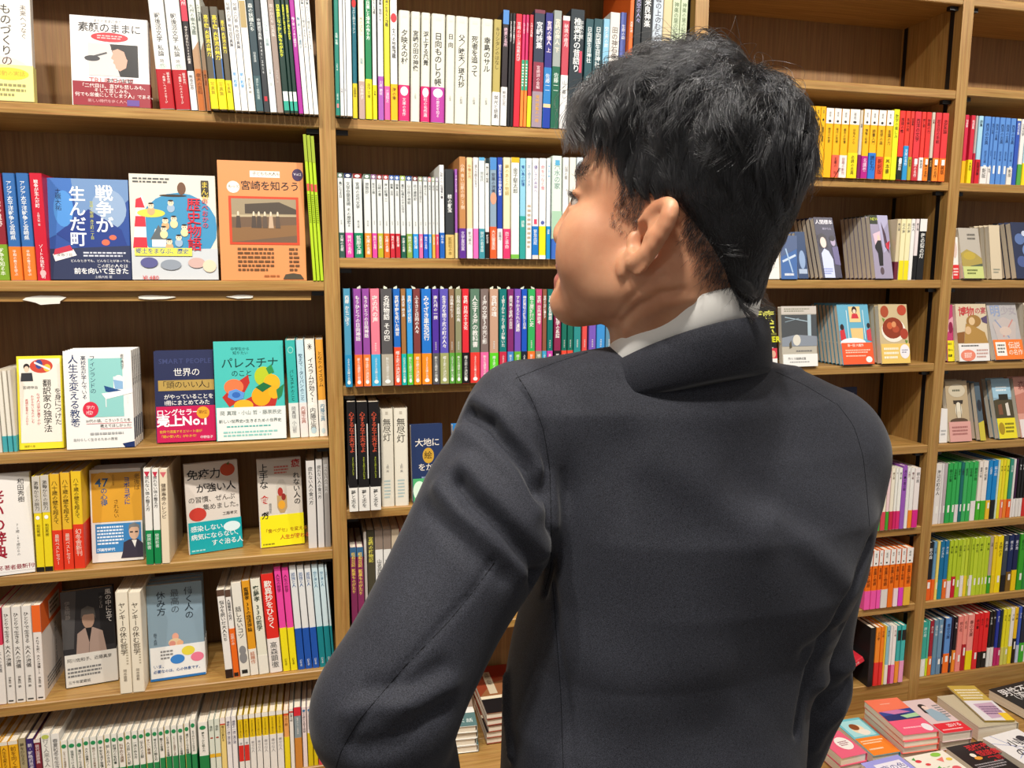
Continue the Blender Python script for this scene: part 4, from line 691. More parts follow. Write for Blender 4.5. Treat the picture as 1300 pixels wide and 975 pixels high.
face('comic history cover with red-white lighthouse on a blue circle, second left shelf', (168.4, 355.8), (277.6, 355.8), 221.5, Z['B'], 'ddd6c8', [
 ('e', .56, .5, .45, .33, '3c8cb8'), ('p', [(0, .72), (1, .7), (1, 1), (0, 1)], 'c4c8cc'), ('d', .04, .03, .46, .09, 2, '555'), ('p', [(.08, .25), (.14, .2), (.17, .28), (.18, .7), (.02, .7)], 'e8e4e0'), ('p', [(.06, .4), (.17, .4), (.175, .5), (.045, .5)], 'c83040'), ('p', [(.07, .24), (.13, .22), (.17, .32), (.06, .32)], 'c83040'), ('p', [(.035, .6), (.18, .6), (.185, .7), (.02, .7)], 'c83040'),
 ('e', .24, .37, .16, .04, 'd8d050'), ('e', .5, .2, .16, .012, '3c3028'), ('e', .6, .13, .05, .06, '6c4c38'), ('p', [(.24, .62), (.28, .52), (.36, .52), (.4, .62), (.4, .69), (.24, .69)], 'e8e8e4'), ('p', [(.22, .62), (.32, .48), (.42, .62)], '5c6468'), ('r', .26, .57, .38, .585, '5c6468')]+
 [o for (x, y) in ((.24, .3), (.47, .27), (.4, .44), (.5, .42), (.38, .52), (.62, .5), (.55, .6), (.44, .64)) for o in (('e', x, y+.05, .045, .04, ['d8a878', 'c88878', 'e4d4a0', '98b0c8'][int(x*100) % 4]), ('e', x, y, .035, .028, 'ecd0b4'), ('e', x, y-.021, .03, .009, '2c2420'), ('e', x+.012, y, .005, .004, '4c3020'), ('e', x-.014, y, .005, .004, '4c3020'))]+
 [('r', .83, .05, .92, .2, '3c3428'), ('v', 'まんが', .875, .06, .085, 'e8cc40'), ('v', 'のべおかの', .87, .22, .075, 'c83848', .01), ('v', '歴史物語', .735, .22, .165, 'cc2438', .012), ('r', .04, .7, .7, .775, 'e8e058'), ('h', '郷土をまなぶ、歴史', .05, .705, .068, '2c4c8c', .015), ('e', .2, .84, .1, .05, '58588c'), ('e', .45, .86, .12, .05, '8c94a0'), ('e', .75, .84, .1, .05, 'c8a8a0'), ('e', .9, .87, .08, .06, 'e0ccb0'), ('h', '¥1,480', .12, .955, .07, 'c83c40')], ys=.012, lean=7, group=GBk)
face('large orange local history magazine with framed sepia photo, second left shelf', (281, 355.8), (389.5, 355.8), 203.5, Z['B'], 'dc9058', [
 ('r', .37, .08, .72, .135, 'ece4d8'), ('h', '子どもも大人も', .4, .088, .046, '4c3c30'), ('e', .175, .22, .075, .05, 'ece4d8'), ('h', 'もっと', .115, .2, .045, '3c2c24'), ('h', '宮崎を知ろう', .26, .165, .115, '2c2420', .006), ('e', .93, .105, .065, .052, '3c2450'), ('h', 'Vol.2', .885, .085, .042, 'f0e8f4'),
 ('r', .115, .295, .93, .7, 'c84424'), ('r', .145, .315, .9, .68, 'b8a888'), ('r', .145, .315, .9, .45, '9c8c70'), ('p', [(.145, .47), (.9, .46), (.9, .68), (.145, .68)], '6c5440'), ('p', [(.145, .56), (.9, .53), (.9, .62), (.145, .68)], '84603c'), ('p', [(.3, .36), (.7, .34), (.9, .4), (.9, .44), (.3, .44)], '4c4238')]+
 [o for x in (.22, .4, .46, .53, .6, .68) for o in (('e', x, .44, .012, .02, 'd8c8b0'), ('p', [(x-.02, .46), (x+.02, .46), (x+.03, .56), (x-.03, .56)], ['c0a488', '4c4038', '5c4c40'][int(x*100) % 3]))]+
 [('d', .2, .72, .62, .93, 6, '6c4828'), ('d', .8, .72, .92, .93, 6, '6c4828'), ('d', .5, .95, .7, .98, 1, 'a86030'), ('p', [(.72, .99), (.75, .95), (.84, .94), (.93, .95), (.97, .99)], '4c4434')], thick=.006, ys=.006, lean=6, group=GBk, name='face_out_magazine', cat='magazine')
# third shelf
face('yellow-framed translator study book, face-out at the left of the third shelf', (25, 574.6), (81.5, 570.5), 454, Z['C'], 'ecdc30', [
 ('r', .05, .03, .97, .93, 'ece6da'), ('e', .55, .11, .26, .075, 'c84838'), ('e', .5, .09, .08, .05, '3c4c8c'), ('e', .68, .13, .08, .04, 'e8c048'), ('p', [(.4, .06), (.75, .14), (.74, .16), (.39, .08)], 'f0ece8'), ('e', .22, .115, .07, .035, '2c2828'), ('e', .22, .14, .055, .032, 'e8c8b0'), ('p', [(.1, .18), (.34, .18), (.36, .27), (.08, .27)], '34363c'),
 ('h', '宮崎伸治', .12, .32, .085, '444'), ('v', '翻訳家の独学法', .66, .255, .19, '1c1a1c', .006), ('v', 'を身につけた', .9, .35, .155, '1c1a1c'), ('v', 'なぜ人は学び直すのか', .46, .4, .08, 'c85050'), ('v', 'わからないをたのしむ', .33, .42, .07, 'c85050'), ('v', '英語が苦手だったから', .2, .46, .065, 'c85050'), ('h', '独学の本', .12, .955, .06, '6c6420')], ys=.018, lean=8, n=1, group=GC)
face('white Finland student book with aqua panel and seated figure, third left shelf', (85.3, 573.2), (171.5, 568), 447, Z['C'], 'f0eeea', [
 ('r', .36, .08, .86, .68, '90ccc8'), ('v', '人生を変える教養', .14, .04, .145, '1c3468', .004), ('v', 'フィンランドの', .42, .05, .088, '2c3c5c'), ('v', '高校生が学んでいる', .29, .05, .078, '2c3c5c'), ('v', '岩竹美加子', .86, .04, .05, '555'),
 ('e', .8, .3, .07, .045, 'f0f0ec'), ('p', [(.72, .27), (.9, .27), (.88, .42), (.72, .42)], 'eceeec'), ('p', [(.58, .36), (.86, .42), (.8, .46), (.6, .42)], '244c84'), ('p', [(.72, .3), (.86, .32), (.86, .4), (.74, .4)], '8cb4d8'), ('p', [(.54, .44), (1.0, .4), (1.0, .44), (.6, .5)], 'f4f4f2'), ('l', .6, .48, .6, .58, .015, 'e4e8e8'), ('l', .92, .46, .92, .54, .015, 'e4e8e8'),
 ('e', .37, .6, .115, .08, 'd83048'), ('h', '学力', .31, .56, .06, 'fbe8e8'), ('h', '1位!', .31, .61, .07, 'fbe8e8'), ('h', '10代の頃、こういうことを', .3, .7, .056, '333'), ('h', '教えてほしかった!', .5, .755, .056, '333'), ('l', .3, .745, .97, .745, .006, 'd84858'), ('l', .5, .8, .97, .8, .006, 'd84858'), ('d', .35, .83, .96, .87, 1, 'aaa'), ('h', '自分らしく生きるための教育', .1, .89, .05, '777'), ('p', [(.82, .96), (1, .94), (1, 1), (.86, 1)], '1c3064')],
 ys=.002, lean=6, n=5, thick=.013, stack='white aqua-panel student book', group=GC, spine=[('r', 0, .7, .6, .92, '20305c'), ('v', '人生を変える教養', .5, .06, .5, '444')])
face('navy world book with gold strip and red best-seller band, third left shelf', (198.8, 564.2), (274, 560), 447.5, Z['C'], '262c50', [
 ('h', 'SMART PEOPLE', .08, .075, .12, '3c4470', .02), ('h', '世界の', .32, .19, .15, 'eceae4'), ('r', .06, .32, 1, .435, 'b0924c'), ('h', '「頭のいい人」', .06, .33, .135, '241c14'), ('h', 'がやっていることを', .15, .475, .093, 'eceae4', .012), ('h', '1冊にまとめてみた', .16, .54, .093, 'eceae4', .012)],
 obi=(.395, 'c01450', (), [('h', 'ロングセラー', .02, .08, .12, 'fbeef2', .02), ('h', '売上No.1', .02, .24, .215, 'fbf4f4', .035), ('e', .8, .2, .11, .17, 'e0a028'), ('h', '第1位', .72, .13, .07, '5c1414'), ('h', '世界で活躍するエリート達が', .06, .66, .055, 'f0c838'), ('h', '「頭の使い方」がわかる!', .06, .79, .055, 'f0c838'), ('h', '中野信子', .74, .84, .055, 'fbeef2')]), ys=.02, lean=8, n=2, thick=.013, stack='navy gold-strip world book', group=GC)
face('turquoise book with oranges and blue flower art, face-out on third left shelf', (275.4, 562), (363.2, 556.5), 435, Z['C'], '48bcb4', [
 ('h', '中学生から', .24, .06, .055, '1c6460'), ('h', '知りたい', .27, .1, .055, '1c6460'), ('h', 'パレスチナ', .1, .165, .165, '14403c', .004), ('h', 'のこと', .24, .29, .1, '14403c'),
 ('p', [(.1, .56), (.3, .42), (.48, .34), (.5, .42), (.35, .6), (.2, .66)], 'b83028'), ('p', [(.4, .6), (.7, .5), (.92, .52), (.86, .66), (.5, .7)], 'b83028'), ('e', .27, .46, .14, .08, 'ee7848'), ('e', .7, .36, .13, .1, 'b4c428'), ('e', .82, .43, .12, .09, 'f0b020'), ('e', .66, .56, .14, .1, 'f4a418'), ('e', .85, .52, .09, .07, 'f0ac20'), ('e', .4, .65, .14, .06, 'f0b028'),
 ('p', [(.74, .28), (.82, .24), (.86, .32), (.78, .34)], '2c8c48'), ('p', [(.58, .47), (.7, .42), (.82, .46), (.68, .52)], '1c6c3c'), ('p', [(.88, .5), (1, .44), (.96, .56), (.9, .6)], '28804c'), ('p', [(.2, .5), (.3, .48), (.42, .52), (.4, .58), (.28, .6), (.18, .56)], '5c94d8'), ('e', .3, .54, .06, .03, '3468b8')],
 obi=(.335, 'e9ebe6', (), [('h', '岡 真理・小山 哲・藤原辰史', .06, .1, .07, '6c7c78'), ('h', '新しい世界史=生きるための世界史', .04, .36, .058, '2c4c48'), ('d', .15, .54, .85, .62, 1, '5cb0a8'), ('d', .1, .7, .9, .9, 2, '8cc8c0')]), ys=.012, lean=6, thick=.016, group=GC)
# fourth shelf
face('white cover with huge dark red brush letters, far left of the fourth shelf', (-42, 740), (43.5, 728), 606, Z['D'], 'ece7e2', [
 ('v', '老いの辞典', .5, .16, .23, '9c1c30', .02), ('v', '和田秀樹', .86, .06, .1, '2c2828'), ('v', '70歳、80歳からの', .78, .5, .055, '888'), ('r', .2, .9, 1, .97, 'ece7e2'), ('h', '売れてる著者最新刊!', .22, .905, .085, '8c1428', .015)], lean=7, yaw=8, group=GD, ys=.0)
face('gold and blue book with bespectacled man in dark suit, fourth left shelf', (117.6, 716), (182.5, 711.2), 598, Z['D'], 'e4e0dc', [
 ('r', .03, .04, 1, .57, 'dca030'), ('e', .25, .13, .19, .1, 'e8b040'), ('h', '47', .1, .08, .24, '2c5c8c', .02), ('v', 'の心得', .27, .2, .13, '2c5c8c', .02), ('v', '老後は', .92, .06, .12, '5c3c10'), ('v', 'ヨボヨボに', .72, .09, .12, '34508c', .02), ('v', 'されない', .5, .33, .1, '5c3c10'), ('v', '年代別の知恵', .46, .06, .04, '8c6820'),
 ('r', .08, .59, .97, .9, '3c84c0'), ('d', .11, .61, .62, .82, 6, 'e8f0f8'), ('h', '超高齢時代', .1, .85, .07, 'f4f8fa', .02), ('p', [(.6, .9), (.62, .8), (.74, .77), (.9, .77), (1, .82), (1, .97), (.56, .97)], '3a3444'), ('e', .83, .69, .1, .085, 'd8b094'), ('p', [(.72, .67), (.74, .61), (.84, .59), (.94, .62), (.95, .68), (.9, .64), (.78, .64)], '7c7c7c'), ('r', .75, .685, .81, .7, '2c2c2c'), ('r', .85, .685, .91, .7, '2c2c2c'), ('p', [(.78, .78), (.88, .78), (.84, .86)], 'ece8e4')], lean=7, thick=.014, n=3, stack='gold and blue suited-man book', group=GD)
face('pale immunity book with red apples and teal band, fourth left shelf', (240.5, 705.5), (308, 695.2), 591, Z['D'], 'dcd2c8', [
 ('h', '免疫力', .04, .07, .21, '1c1a1c', .012), ('e', .8, .1, .14, .072, 'c44c28'), ('p', [(.78, .04), (.84, .01), (.83, .05)], '5c6c28'), ('h', 'が強い人', .2, .23, .185, '1c1a1c', .01), ('h', 'の習慣、ぜんぶ', .04, .37, .125, '55504c'), ('h', '集めました。', .3, .46, .125, '55504c'), ('e', .2, .565, .16, .075, 'c43c30'), ('h', '工藤孝文', .66, .57, .07, '444')],
 obi=(.35, '18a4ac', (), [('h', '感染しない、', .05, .12, .12, 'eef6f6', .01), ('h', '病気にならない、', .05, .38, .12, 'eef6f6', .01), ('h', 'すぐ治る人', .42, .62, .12, 'eef6f6', .01), ('e', .82, .26, .16, .16, 'dceef0'), ('d', .05, .86, .4, .95, 1, 'a8d8d8')]), lean=5, thick=.013, group=GD)
face('pale book with pill capsule and yellow band, fourth left shelf', (331, 697), (386.5, 690.6), 585, Z['D'], 'd6cdc2', [
 ('v', '上手な', .14, .05, .2, '1c1a1c', .012), ('v', '食', .14, .41, .2, 'c42c24', .02), ('v', 'べ方', .14, .58, .18, '1c1a1c', .012), ('v', '疲', .87, .02, .2, 'c42c24', .02), ('v', 'れない人の', .88, .17, .155, '1c1a1c', .012), ('d', .38, .08, .7, .18, 3, 'd07060'), ('p', [(.42, .3), (.48, .24), (.58, .24), (.64, .3), (.64, .56), (.58, .62), (.48, .62), (.42, .56)], 'b89868'), ('p', [(.42, .3), (.48, .24), (.58, .24), (.64, .3), (.64, .42), (.42, .42)], 'c8c0b4'), ('e', .5, .38, .06, .05, 'a8342c'), ('e', .57, .44, .05, .04, '8c2c24'), ('e', .52, .53, .08, .05, 'e0a030'), ('v', '梅田悦生', .26, .5, .06, '666')],
 obi=(.36, 'f0e41c', (), [('h', '「食べグセ」を変えると', .08, .42, .1, 'b07818', .01), ('v', '方', .14, -.12, .17, '1c1a1c', .012), ('h', '人生が変わる', .45, .64, .115, 'c04828', .01), ('d', .06, .86, .4, .94, 1, '8c8420')]), lean=5, thick=.014, group=GD)
# fifth shelf
face('dark cover with grey-haired man in brown jacket, fifth left shelf', (83.5, 875.6), (150, 864.4), 754, Z['E'], '2c2a2c', [
 ('p', [(0, 0), (.3, 0), (.2, .6), (0, .6)], '4c4a4a'), ('r', .72, .05, .98, .6, '1c1a1c'), ('v', '風の中に立て', .9, .02, .12, 'e8e4e0', .01), ('v', '伊集院静', .12, .1, .1, '8c8884'), ('v', 'のことば', .76, .08, .07, 'b0aca8'), ('e', .5, .3, .12, .11, 'a88874'), ('p', [(.36, .3), (.38, .2), (.5, .17), (.62, .2), (.65, .32), (.6, .26), (.42, .26)], '5c5854'), ('p', [(.24, .66), (.28, .45), (.42, .4), (.58, .4), (.76, .45), (.82, .66)], 'a48c80'), ('p', [(.44, .4), (.56, .4), (.5, .56)], '1c1a1c'), ('l', .5, .56, .48, .66, .01, '6c5c54')],
 obi=(.34, 'dcd8d0', (), [('h', '阿川佐和子、近藤真彦', .06, .12, .085, '444'), ('d', .06, .38, .7, .72, 3, '777'), ('h', '三千年愛蔵版', .06, .8, .07, '555')]), lean=6, thick=.018, group=GE)
face('grey-blue rest book with blob cartoon and white band, fifth left shelf', (191.5, 866.5), (261.5, 856.3), 745.5, Z['E'], '8aa2b2', [
 ('v', '働く人の', .75, .05, .16, '24303a', .006), ('v', '最高の', .5, .06, .16, '4c5860'), ('v', '休み方', .25, .07, .16, '24303a', .006), ('v', '森下太郎', .12, .5, .06, '34444e'), ('e', .48, .56, .06, .04, 'e8a890'), ('e', .47, .62, .12, .045, 'e4c8a0'), ('e', .42, .63, .06, .03, 'd89080'), ('e', .56, .63, .06, .028, 'e8b088')],
 obi=(.35, 'eeeeec', (), [('e', .7, .2, .12, .14, 'e8d848'), ('e', .5, .42, .13, .14, '3c84d0'), ('e', .86, .42, .12, .14, 'ec7c98'), ('d', .2, .1, .42, .4, 3, '888'), ('h', 'いま、', .06, .52, .08, '2c5c9c'), ('h', '必要なのは、心の休息です。', .06, .68, .068, '2c5c9c', .012), ('r', 0, .93, 1, 1, '2c74b8')]), lean=5, n=3, thick=.014, dgap=.0024, stack='grey-blue rest book', group=GE)
# middle bay: navy book above the arm
face('small navy earth-painting book with gold disc, face-out above the left arm', (524, 634), (564, 631), 541, Z['M4'], '24345c', [
 ('h', '大地に', .12, .18, .26, 'e8e0d4', .008), ('e', .53, .4, .18, .1, 'c89c38'), ('h', '絵', .4, .345, .25, '3c2c14', .006), ('h', 'をかく', .2, .5, .24, 'e8e0d4', .008), ('d', .3, .66, .9, .7, 1, '8c98b8')],
 obi=(.31, '50b070', (), [('e', .22, .5, .2, .4, 'd8f0dc'), ('h', '大賞の', .42, .15, .15, 'e8f6ec'), ('h', '名作', .46, .4, .15, 'e8f6ec')]), ys=.01, lean=6, thick=.02, group='face-out books on the middle fourth shelf')
face('bright blue face-out book half hidden behind the upper left sleeve', (577, 630), (612, 627), 540, Z['M4'], '2c78bc', [('v', '海と山', .5, .1, .3, 'e8f0f8')], ys=.012, lean=6, thick=.02, n=1, group='face-out books on the middle fourth shelf', obi=(.3, 'e8c84c'))
# right bays
RG = 'face-out paperbacks on the right shelves'
def rf(label, BL, BR, yt, zs, cover, ops, obi=None, n=1, ys=.0, lean=8, thick=.012, stack='', left=False): return face(label, BL, BR, yt, zs, cover, ops, thick, lean, n, ys, left, (), obi, RG, stack, 0)
rf('plain white cover peeking out from under the nape hair', (958, 354), (990, 354), 296, Z['R3'], 'eeeae4', [('r', .1, .75, .9, .76, 'ccc'), ('d', .7, .5, .85, .6, 2, 'a88')], n=3, stack='plain white cover by the nape')
rf('pale blue cover with white bird streaks right of the nape', (992, 354), (1013, 354), 300, Z['R3'], '4c70ac', [('p', [(0, 0), (1, 0), (1, .3), (0, .5)], '5c6c90'), ('l', .1, .6, .9, .45, .12, 'c8d8ec'), ('l', .3, .3, .7, .85, .08, 'a8c4e4'), ('d', .2, .85, .9, .95, 1, 'e8ecf4')], n=1, ys=-.002)
rf('dark blue slim cover leaning beside the pale blue bird cover', (1014, 354), (1027, 354), 296, Z['R3'], '34486c', [('e', .5, .6, .3, .2, '8ca4c8'), ('r', .1, .8, .9, .9, 'a8b8d0')], n=3, ys=.002, lean=14, stack='dark blue slim cover')
rf('dark violet cover with long-haired figure in white shirt on the third right shelf', (1045, 353), (1070, 354), 278.5, Z['R3'], '2c2844', [
 ('h', '人間標本', .06, .04, .22, 'eceaf4', .01), ('h', '湊かなえ', .35, .17, .12, 'b8b4d0'), ('p', [(.05, .3), (.3, .26), (.5, .32), (.52, .5), (.1, .52)], '1c1424'), ('e', .3, .42, .15, .09, 'e4c8c0'), ('p', [(.12, .6), (.3, .52), (.5, .56), (.66, .7), (.62, 1), (.1, 1)], 'c0c8ec'), ('e', .8, .4, .12, .08, 'a898b8'), ('e', .78, .35, .14, .05, '1c1424'), ('p', [(.7, .5), (1, .48), (1, .8), (.72, .78)], '5c5484'), ('d', .1, .84, .55, .95, 3, '7c88c0')], n=5, ys=-.002, thick=.013, lean=20, stack='violet white-shirt cover')
rf('grey-violet cover with dancer in black on the third right shelf', (1111.5, 354), (1134.5, 354), 275, Z['R3'], '9890a8', [
 ('r', 0, 0, .42, .14, '28301c'), ('h', 'NEW', .05, .03, .18, 'c8d040'), ('p', [(.42, 0), (1, 0), (1, .5), (.6, .6)], 'a8a4c4'), ('p', [(.6, .1), (.8, .3), (.9, .6), (.7, .5)], '4c3848'), ('p', [(.75, .45), (1, .4), (.9, .55), (.78, .52)], 'c83448'), ('p', [(.1, .3), (.5, .25), (.5, .4), (.2, .55)], 'd8b8c8'), ('e', .38, .36, .07, .05, 'e4c0b0'), ('p', [(.32, .4), (.5, .4), (.55, .6), (.5, .8), (.3, .8), (.28, .6), (.15, .52), (.16, .48)], '1c181c'), ('e', .42, .88, .1, .06, '584850')], n=7, ys=-.002, thick=.0125, lean=14, stack='grey-violet dancer cover')
rf('black cover with big olive-yellow block letters beside the jacket collar', (953, 467), (987, 467), 391, Z['R4'], '1c1c1a', [
 ('h', '医療', .08, .06, .42, 'c8c860', .03), ('h', '逆転', .08, .25, .42, 'd0d050', .03), ('h', 'DOSSIER', .06, .47, .25, 'd8d82c', .04), ('r', 0, .43, 1, .465, '6c6c30'), ('h', '読むべき', .3, .66, .15, 'e8e4dc'), ('h', '本格派', .3, .76, .15, 'e8e440'), ('r', .72, .68, 1, 1, 'c83848'), ('e', .85, .78, .1, .06, 'd8a890'), ('p', [(.72, .85), (1, .85), (1, 1), (.7, 1)], 'ece8e4')], n=2, ys=-.004, stack='olive-lettered black cover')
rf('grey cover with pale lamp post and stone, right of the jacket collar', (993.5, 468.5), (1038, 467), 390, Z['R4'], 'b8b2a4', [
 ('r', 0, 0, 1, .13, 'c8c0b8'), ('d', .08, .03, .8, .1, 2, '887'), ('p', [(0, .14), (1, .14), (1, .5), (0, .55)], '4c5054'), ('p', [(.74, .14), (.84, .14), (.84, .6), (.74, .6)], 'a8bcc8'), ('l', .1, .18, .8, .26, .02, 'a8bcc8'), ('l', .1, .26, .5, .2, .015, '8ca0ac'), ('p', [(0, .52), (.4, .47), (1, .5), (1, .66), (0, .66)], '88909c'), ('e', .42, .56, .11, .09, 'd8d4c8'), ('p', [(.2, .62), (.26, .56), (.28, .68), (.21, .7)], '5c5444'), ('d', .4, .72, .85, .76, 1, '777')],
 obi=(.21, 'ecebe8', (), [('h', '芥川 川端康成賞', .15, .25, .07, '666'), ('d', .2, .55, .8, .7, 1, '999')]), n=1, ys=-.004)
rf('blue board-game cover with dolls and orange band on the fourth right shelf', (1070, 465.3), (1110, 464.6), 388, Z['R4'], '64a8c4', [
 ('p', [(.36, .04), (.72, .04), (.72, .3), (.36, .3)], 'e4c890'), ('p', [(.36, .4), (.76, .4), (.74, .6), (.38, .6)], 'e0c080'), ('e', .54, .1, .08, .06, '2c2024'), ('e', .54, .12, .05, .035, 'ecd0b8'), ('p', [(.46, .16), (.62, .16), (.66, .24), (.42, .24)], 'c83440'), ('p', [(.02, .44), (.16, .4), (.2, .6), (.02, .6)], 'c8343c'), ('e', .1, .38, .06, .05, '2c2024'), ('p', [(.86, .44), (1, .4), (1, .62), (.86, .6)], 'c8404c'), ('e', .94, .36, .05, .045, '2c2024'), ('l', .28, .1, .28, .58, .02, 'd8ecf0'), ('l', .8, .1, .8, .58, .02, 'd8ecf0'), ('e', .4, .64, .4, .08, 'e8f0f0')],
 obi=(.36, 'ea5a30', (), [('h', '第一回 大賞作', .2, .06, .08, 'fbe0d0', .02), ('d', .12, .3, .9, .5, 2, 'f8c8b0'), ('d', .12, .56, .8, .66, 1, 'f8c8b0'), ('e', .84, .78, .1, .14, 'f4ece8')]), n=7, ys=-.004, thick=.0105, lean=15, stack='blue doll-game cover')
rf('cover with red stew plates on cream, end of the fourth right shelf', (1119, 464.5), (1155.5, 463.6), 388, Z['R4'], 'c8b48c', [
 ('e', .2, .12, .14, .1, 'a84c30'), ('e', .8, .1, .16, .09, 'b84830'), ('e', .48, .44, .42, .2, 'ece4d4'), ('e', .46, .4, .36, .18, '8c3820'), ('e', .36, .36, .1, .06, 'c86038'), ('e', .56, .42, .12, .06, 'b04c30'), ('e', .5, .34, .08, .05, 'd89060'), ('e', .84, .5, .14, .09, 'a8402c'), ('p', [(.1, .22), (.2, .25), (.15, .3)], '6c8c3c'), ('p', [(.86, .6), (.96, .62), (.9, .68)], '6c8c3c')],
 obi=(.335, 'e8c468', (), [('d', .1, .15, .6, .8, 3, 'f8f0d8'), ('e', .82, .4, .17, .36, 'ece8ec'), ('d', .72, .28, .92, .5, 2, '8c8ca0')]), n=3, ys=-.004, thick=.013, lean=10.5, stack='red stew plate cover')
rf('navy face-out cover standing in the half-empty fifth shelf beside his shoulder', (1062, 566), (1089, 566), 493, Z['R5'], '20264c', [('d', .3, .12, .7, .18, 1, 'c8ccd8'), ('h', '千の夜', .25, .1, .2, 'c8ccd8')], ys=.07, lean=7)
rf('cream and red face-out cover deeper in the half-empty fifth shelf', (1034, 566), (1059, 566), 494, Z['R5'], 'd8c8b8', [('r', 0, 0, .5, .15, 'b83838'), ('h', '旅', .3, .3, .4, '888')], ys=.075, lean=7, n=2, stack='cream and red fifth-shelf cover')
rf('small cream box-like book lying low against the side panel on the fifth shelf', (1105, 565), (1117, 565), 533, Z['R5'], 'd8ccb4', [('d', .2, .2, .8, .6, 3, '888')], ys=.06, lean=4)
rf('white cover with red band at the left end of the far right third shelf', (1209, 354.5), (1217.5, 354.5), 302, Z['R3'], 'ece6e0', [('e', .5, .3, .3, .2, 'd8c0b8')], obi=(.34, 'd83034', (), [('d', .15, .2, .85, .8, 3, 'f8dcd8')]), ys=.006)
rf('misty grey cover with golden autumn trees on the far right third shelf', (1223.5, 353.5), (1249.5, 352.5), 291, Z['R3'], 'b4aca0', [('d', .4, .1, .8, .25, 2, '6c6860'), ('p', [(0, .5), (.3, .42), (.7, .5), (1, .6), (1, .8), (0, .75)], 'a8944c'), ('e', .4, .55, .3, .08, 'b8a040'), ('p', [(.4, .75), (1, .7), (1, 1), (.5, 1)], '58604c')], obi=(.24, 'c4cc80', (), [('d', .2, .2, .7, .7, 2, '6c7440')]), n=4, ys=-.004, lean=14, stack='golden autumn tree cover')
rf('beige back of a large paperback leaning on the far right third shelf', (1259, 353), (1273, 352.5), 287, Z['R3'], 'd4c4a8', [('d', .2, .8, .8, .9, 2, '998')], n=5, ys=.0, lean=10, stack='beige far right paperback')
rf('night blue flowered cover at the photo edge on the third right shelf', (1291, 353), (1322, 352), 284, Z['R3'], '2c3450', [('e', .3, .3, .2, .1, '5c74a8'), ('e', .6, .5, .24, .12, '6c84b8'), ('e', .3, .7, .2, .1, '4c5c90'), ('e', .5, .2, .1, .05, 'c8d0e4')], n=4, ys=-.002, thick=.014, lean=14, stack='night blue flowered cover')
rf('magenta cover with yellow slogan band at the left of the far right fourth shelf', (1202.5, 459.5), (1211.5, 459.5), 388, Z['R4'], 'c04070', [('p', [(0, .3), (1, .2), (1, .4), (0, .5)], 'e0a0b0'), ('e', .6, .4, .3, .1, '8c2048')], obi=(.37, 'f0e028', (), [('h', 'ほら', .1, .1, .3, '222', .02), ('h', 'ない。', .1, .38, .3, '222', .02), ('h', '恋愛', .1, .66, .3, '222', .02)]), ys=.008)
rf('cover with two sepia figures and white band on the far right fourth shelf', (1217.6, 459.4), (1256.5, 458.6), 387.5, Z['R4'], 'd4c4a8', [
 ('h', '博物', .08, .05, .26, 'c03c40', .02), ('h', 'の宴', .62, .06, .18, 'b85058', .02), ('e', .56, .3, .24, .11, 'a07840'), ('p', [(.2, .7), (.3, .34), (.6, .4), (.9, .5), (1, .7)], 'b08848'), ('e', .5, .3, .1, .07, 'dcbc90'), ('e', .36, .46, .1, .07, 'd8b488'), ('p', [(0, .5), (.25, .48), (.2, .68), (0, .68)], '8c5c30'), ('p', [(.8, .25), (1, .2), (1, .35), (.85, .32)], '5c4c6c')],
 obi=(.31, 'ece8e6', (), [('d', .1, .06, .8, .2, 1, '555'), ('e', .3, .66, .24, .32, 'e88870'), ('d', .18, .5, .42, .8, 3, 'fbe8e0'), ('d', .58, .3, .95, .85, 3, 'c8a098')]), n=4, ys=-.004, lean=11, stack='sepia figures cover')
rf('pastel sketch cover with orange award band on the far right fourth shelf', (1263.5, 457.6), (1301, 456.4), 386.5, Z['R4'], 'b4b0b0', [
 ('h', '明', .08, .04, .34, '8c9cc0', .01), ('h', '少女', .45, .06, .26, 'a8a0a8', .01), ('p', [(.1, .35), (.5, .25), (.9, .35), (.8, .65), (.2, .65)], 'c0b4b0'), ('l', .2, .3, .6, .62, .04, '8c98b4'), ('l', .8, .3, .4, .6, .04, 'c88880'), ('e', .5, .5, .2, .08, 'd0bcb0')], obi=(.35, 'f07c30', (), [('r', .08, .12, .42, .8, 'f4efe8'), ('d', .13, .2, .38, .7, 3, '666'), ('h', '伝説', .5, .12, .2, 'fbe4d0', .01), ('h', 'の名作', .48, .5, .16, 'fbe4d0', .01)]), n=3, ys=-.004, lean=17, stack='pastel sketch cover')
rf('cream edge-on cover cut by the photo edge on the far right fourth shelf', (1307, 457), (1340, 456), 386, Z['R4'], 'd8ccb8', [('d', .2, .3, .8, .5, 2, '888')], n=4, ys=-.004, stack='cream photo-edge cover')
rf('pale sliver of a white cover at the left end of the far right fifth shelf', (1192.5, 560), (1203, 559.5), 520, Z['R5'], 'ece8e4', [('d', .2, .6, .8, .8, 2, 'bbb')], ys=.008, lean=5)
rf('beige cover with sheep-like white figure and pink band on far right fifth shelf', (1206, 558.2), (1234, 556.6), 485.5, Z['R5'], 'b8a484', [('e', .5, .16, .38, .11, 'ccc0a8'), ('d', .3, .13, .7, .19, 1, '665'), ('p', [(.3, .32), (.75, .32), (.72, .38), (.32, .38)], '3c342c'), ('e', .52, .48, .15, .13, 'e0d8c4'), ('e', .52, .56, .1, .06, 'd8ccb4'), ('l', .42, .36, .42, .6, .02, '4c4034'), ('l', .62, .36, .62, .6, .02, '4c4034'), ('e', .5, .66, .4, .05, '5c4838')], obi=(.33, 'd8a098', (), [('d', .15, .2, .85, .7, 3, 'a86c68')]), n=3, ys=.002, lean=12, stack='beige white-animal cover')
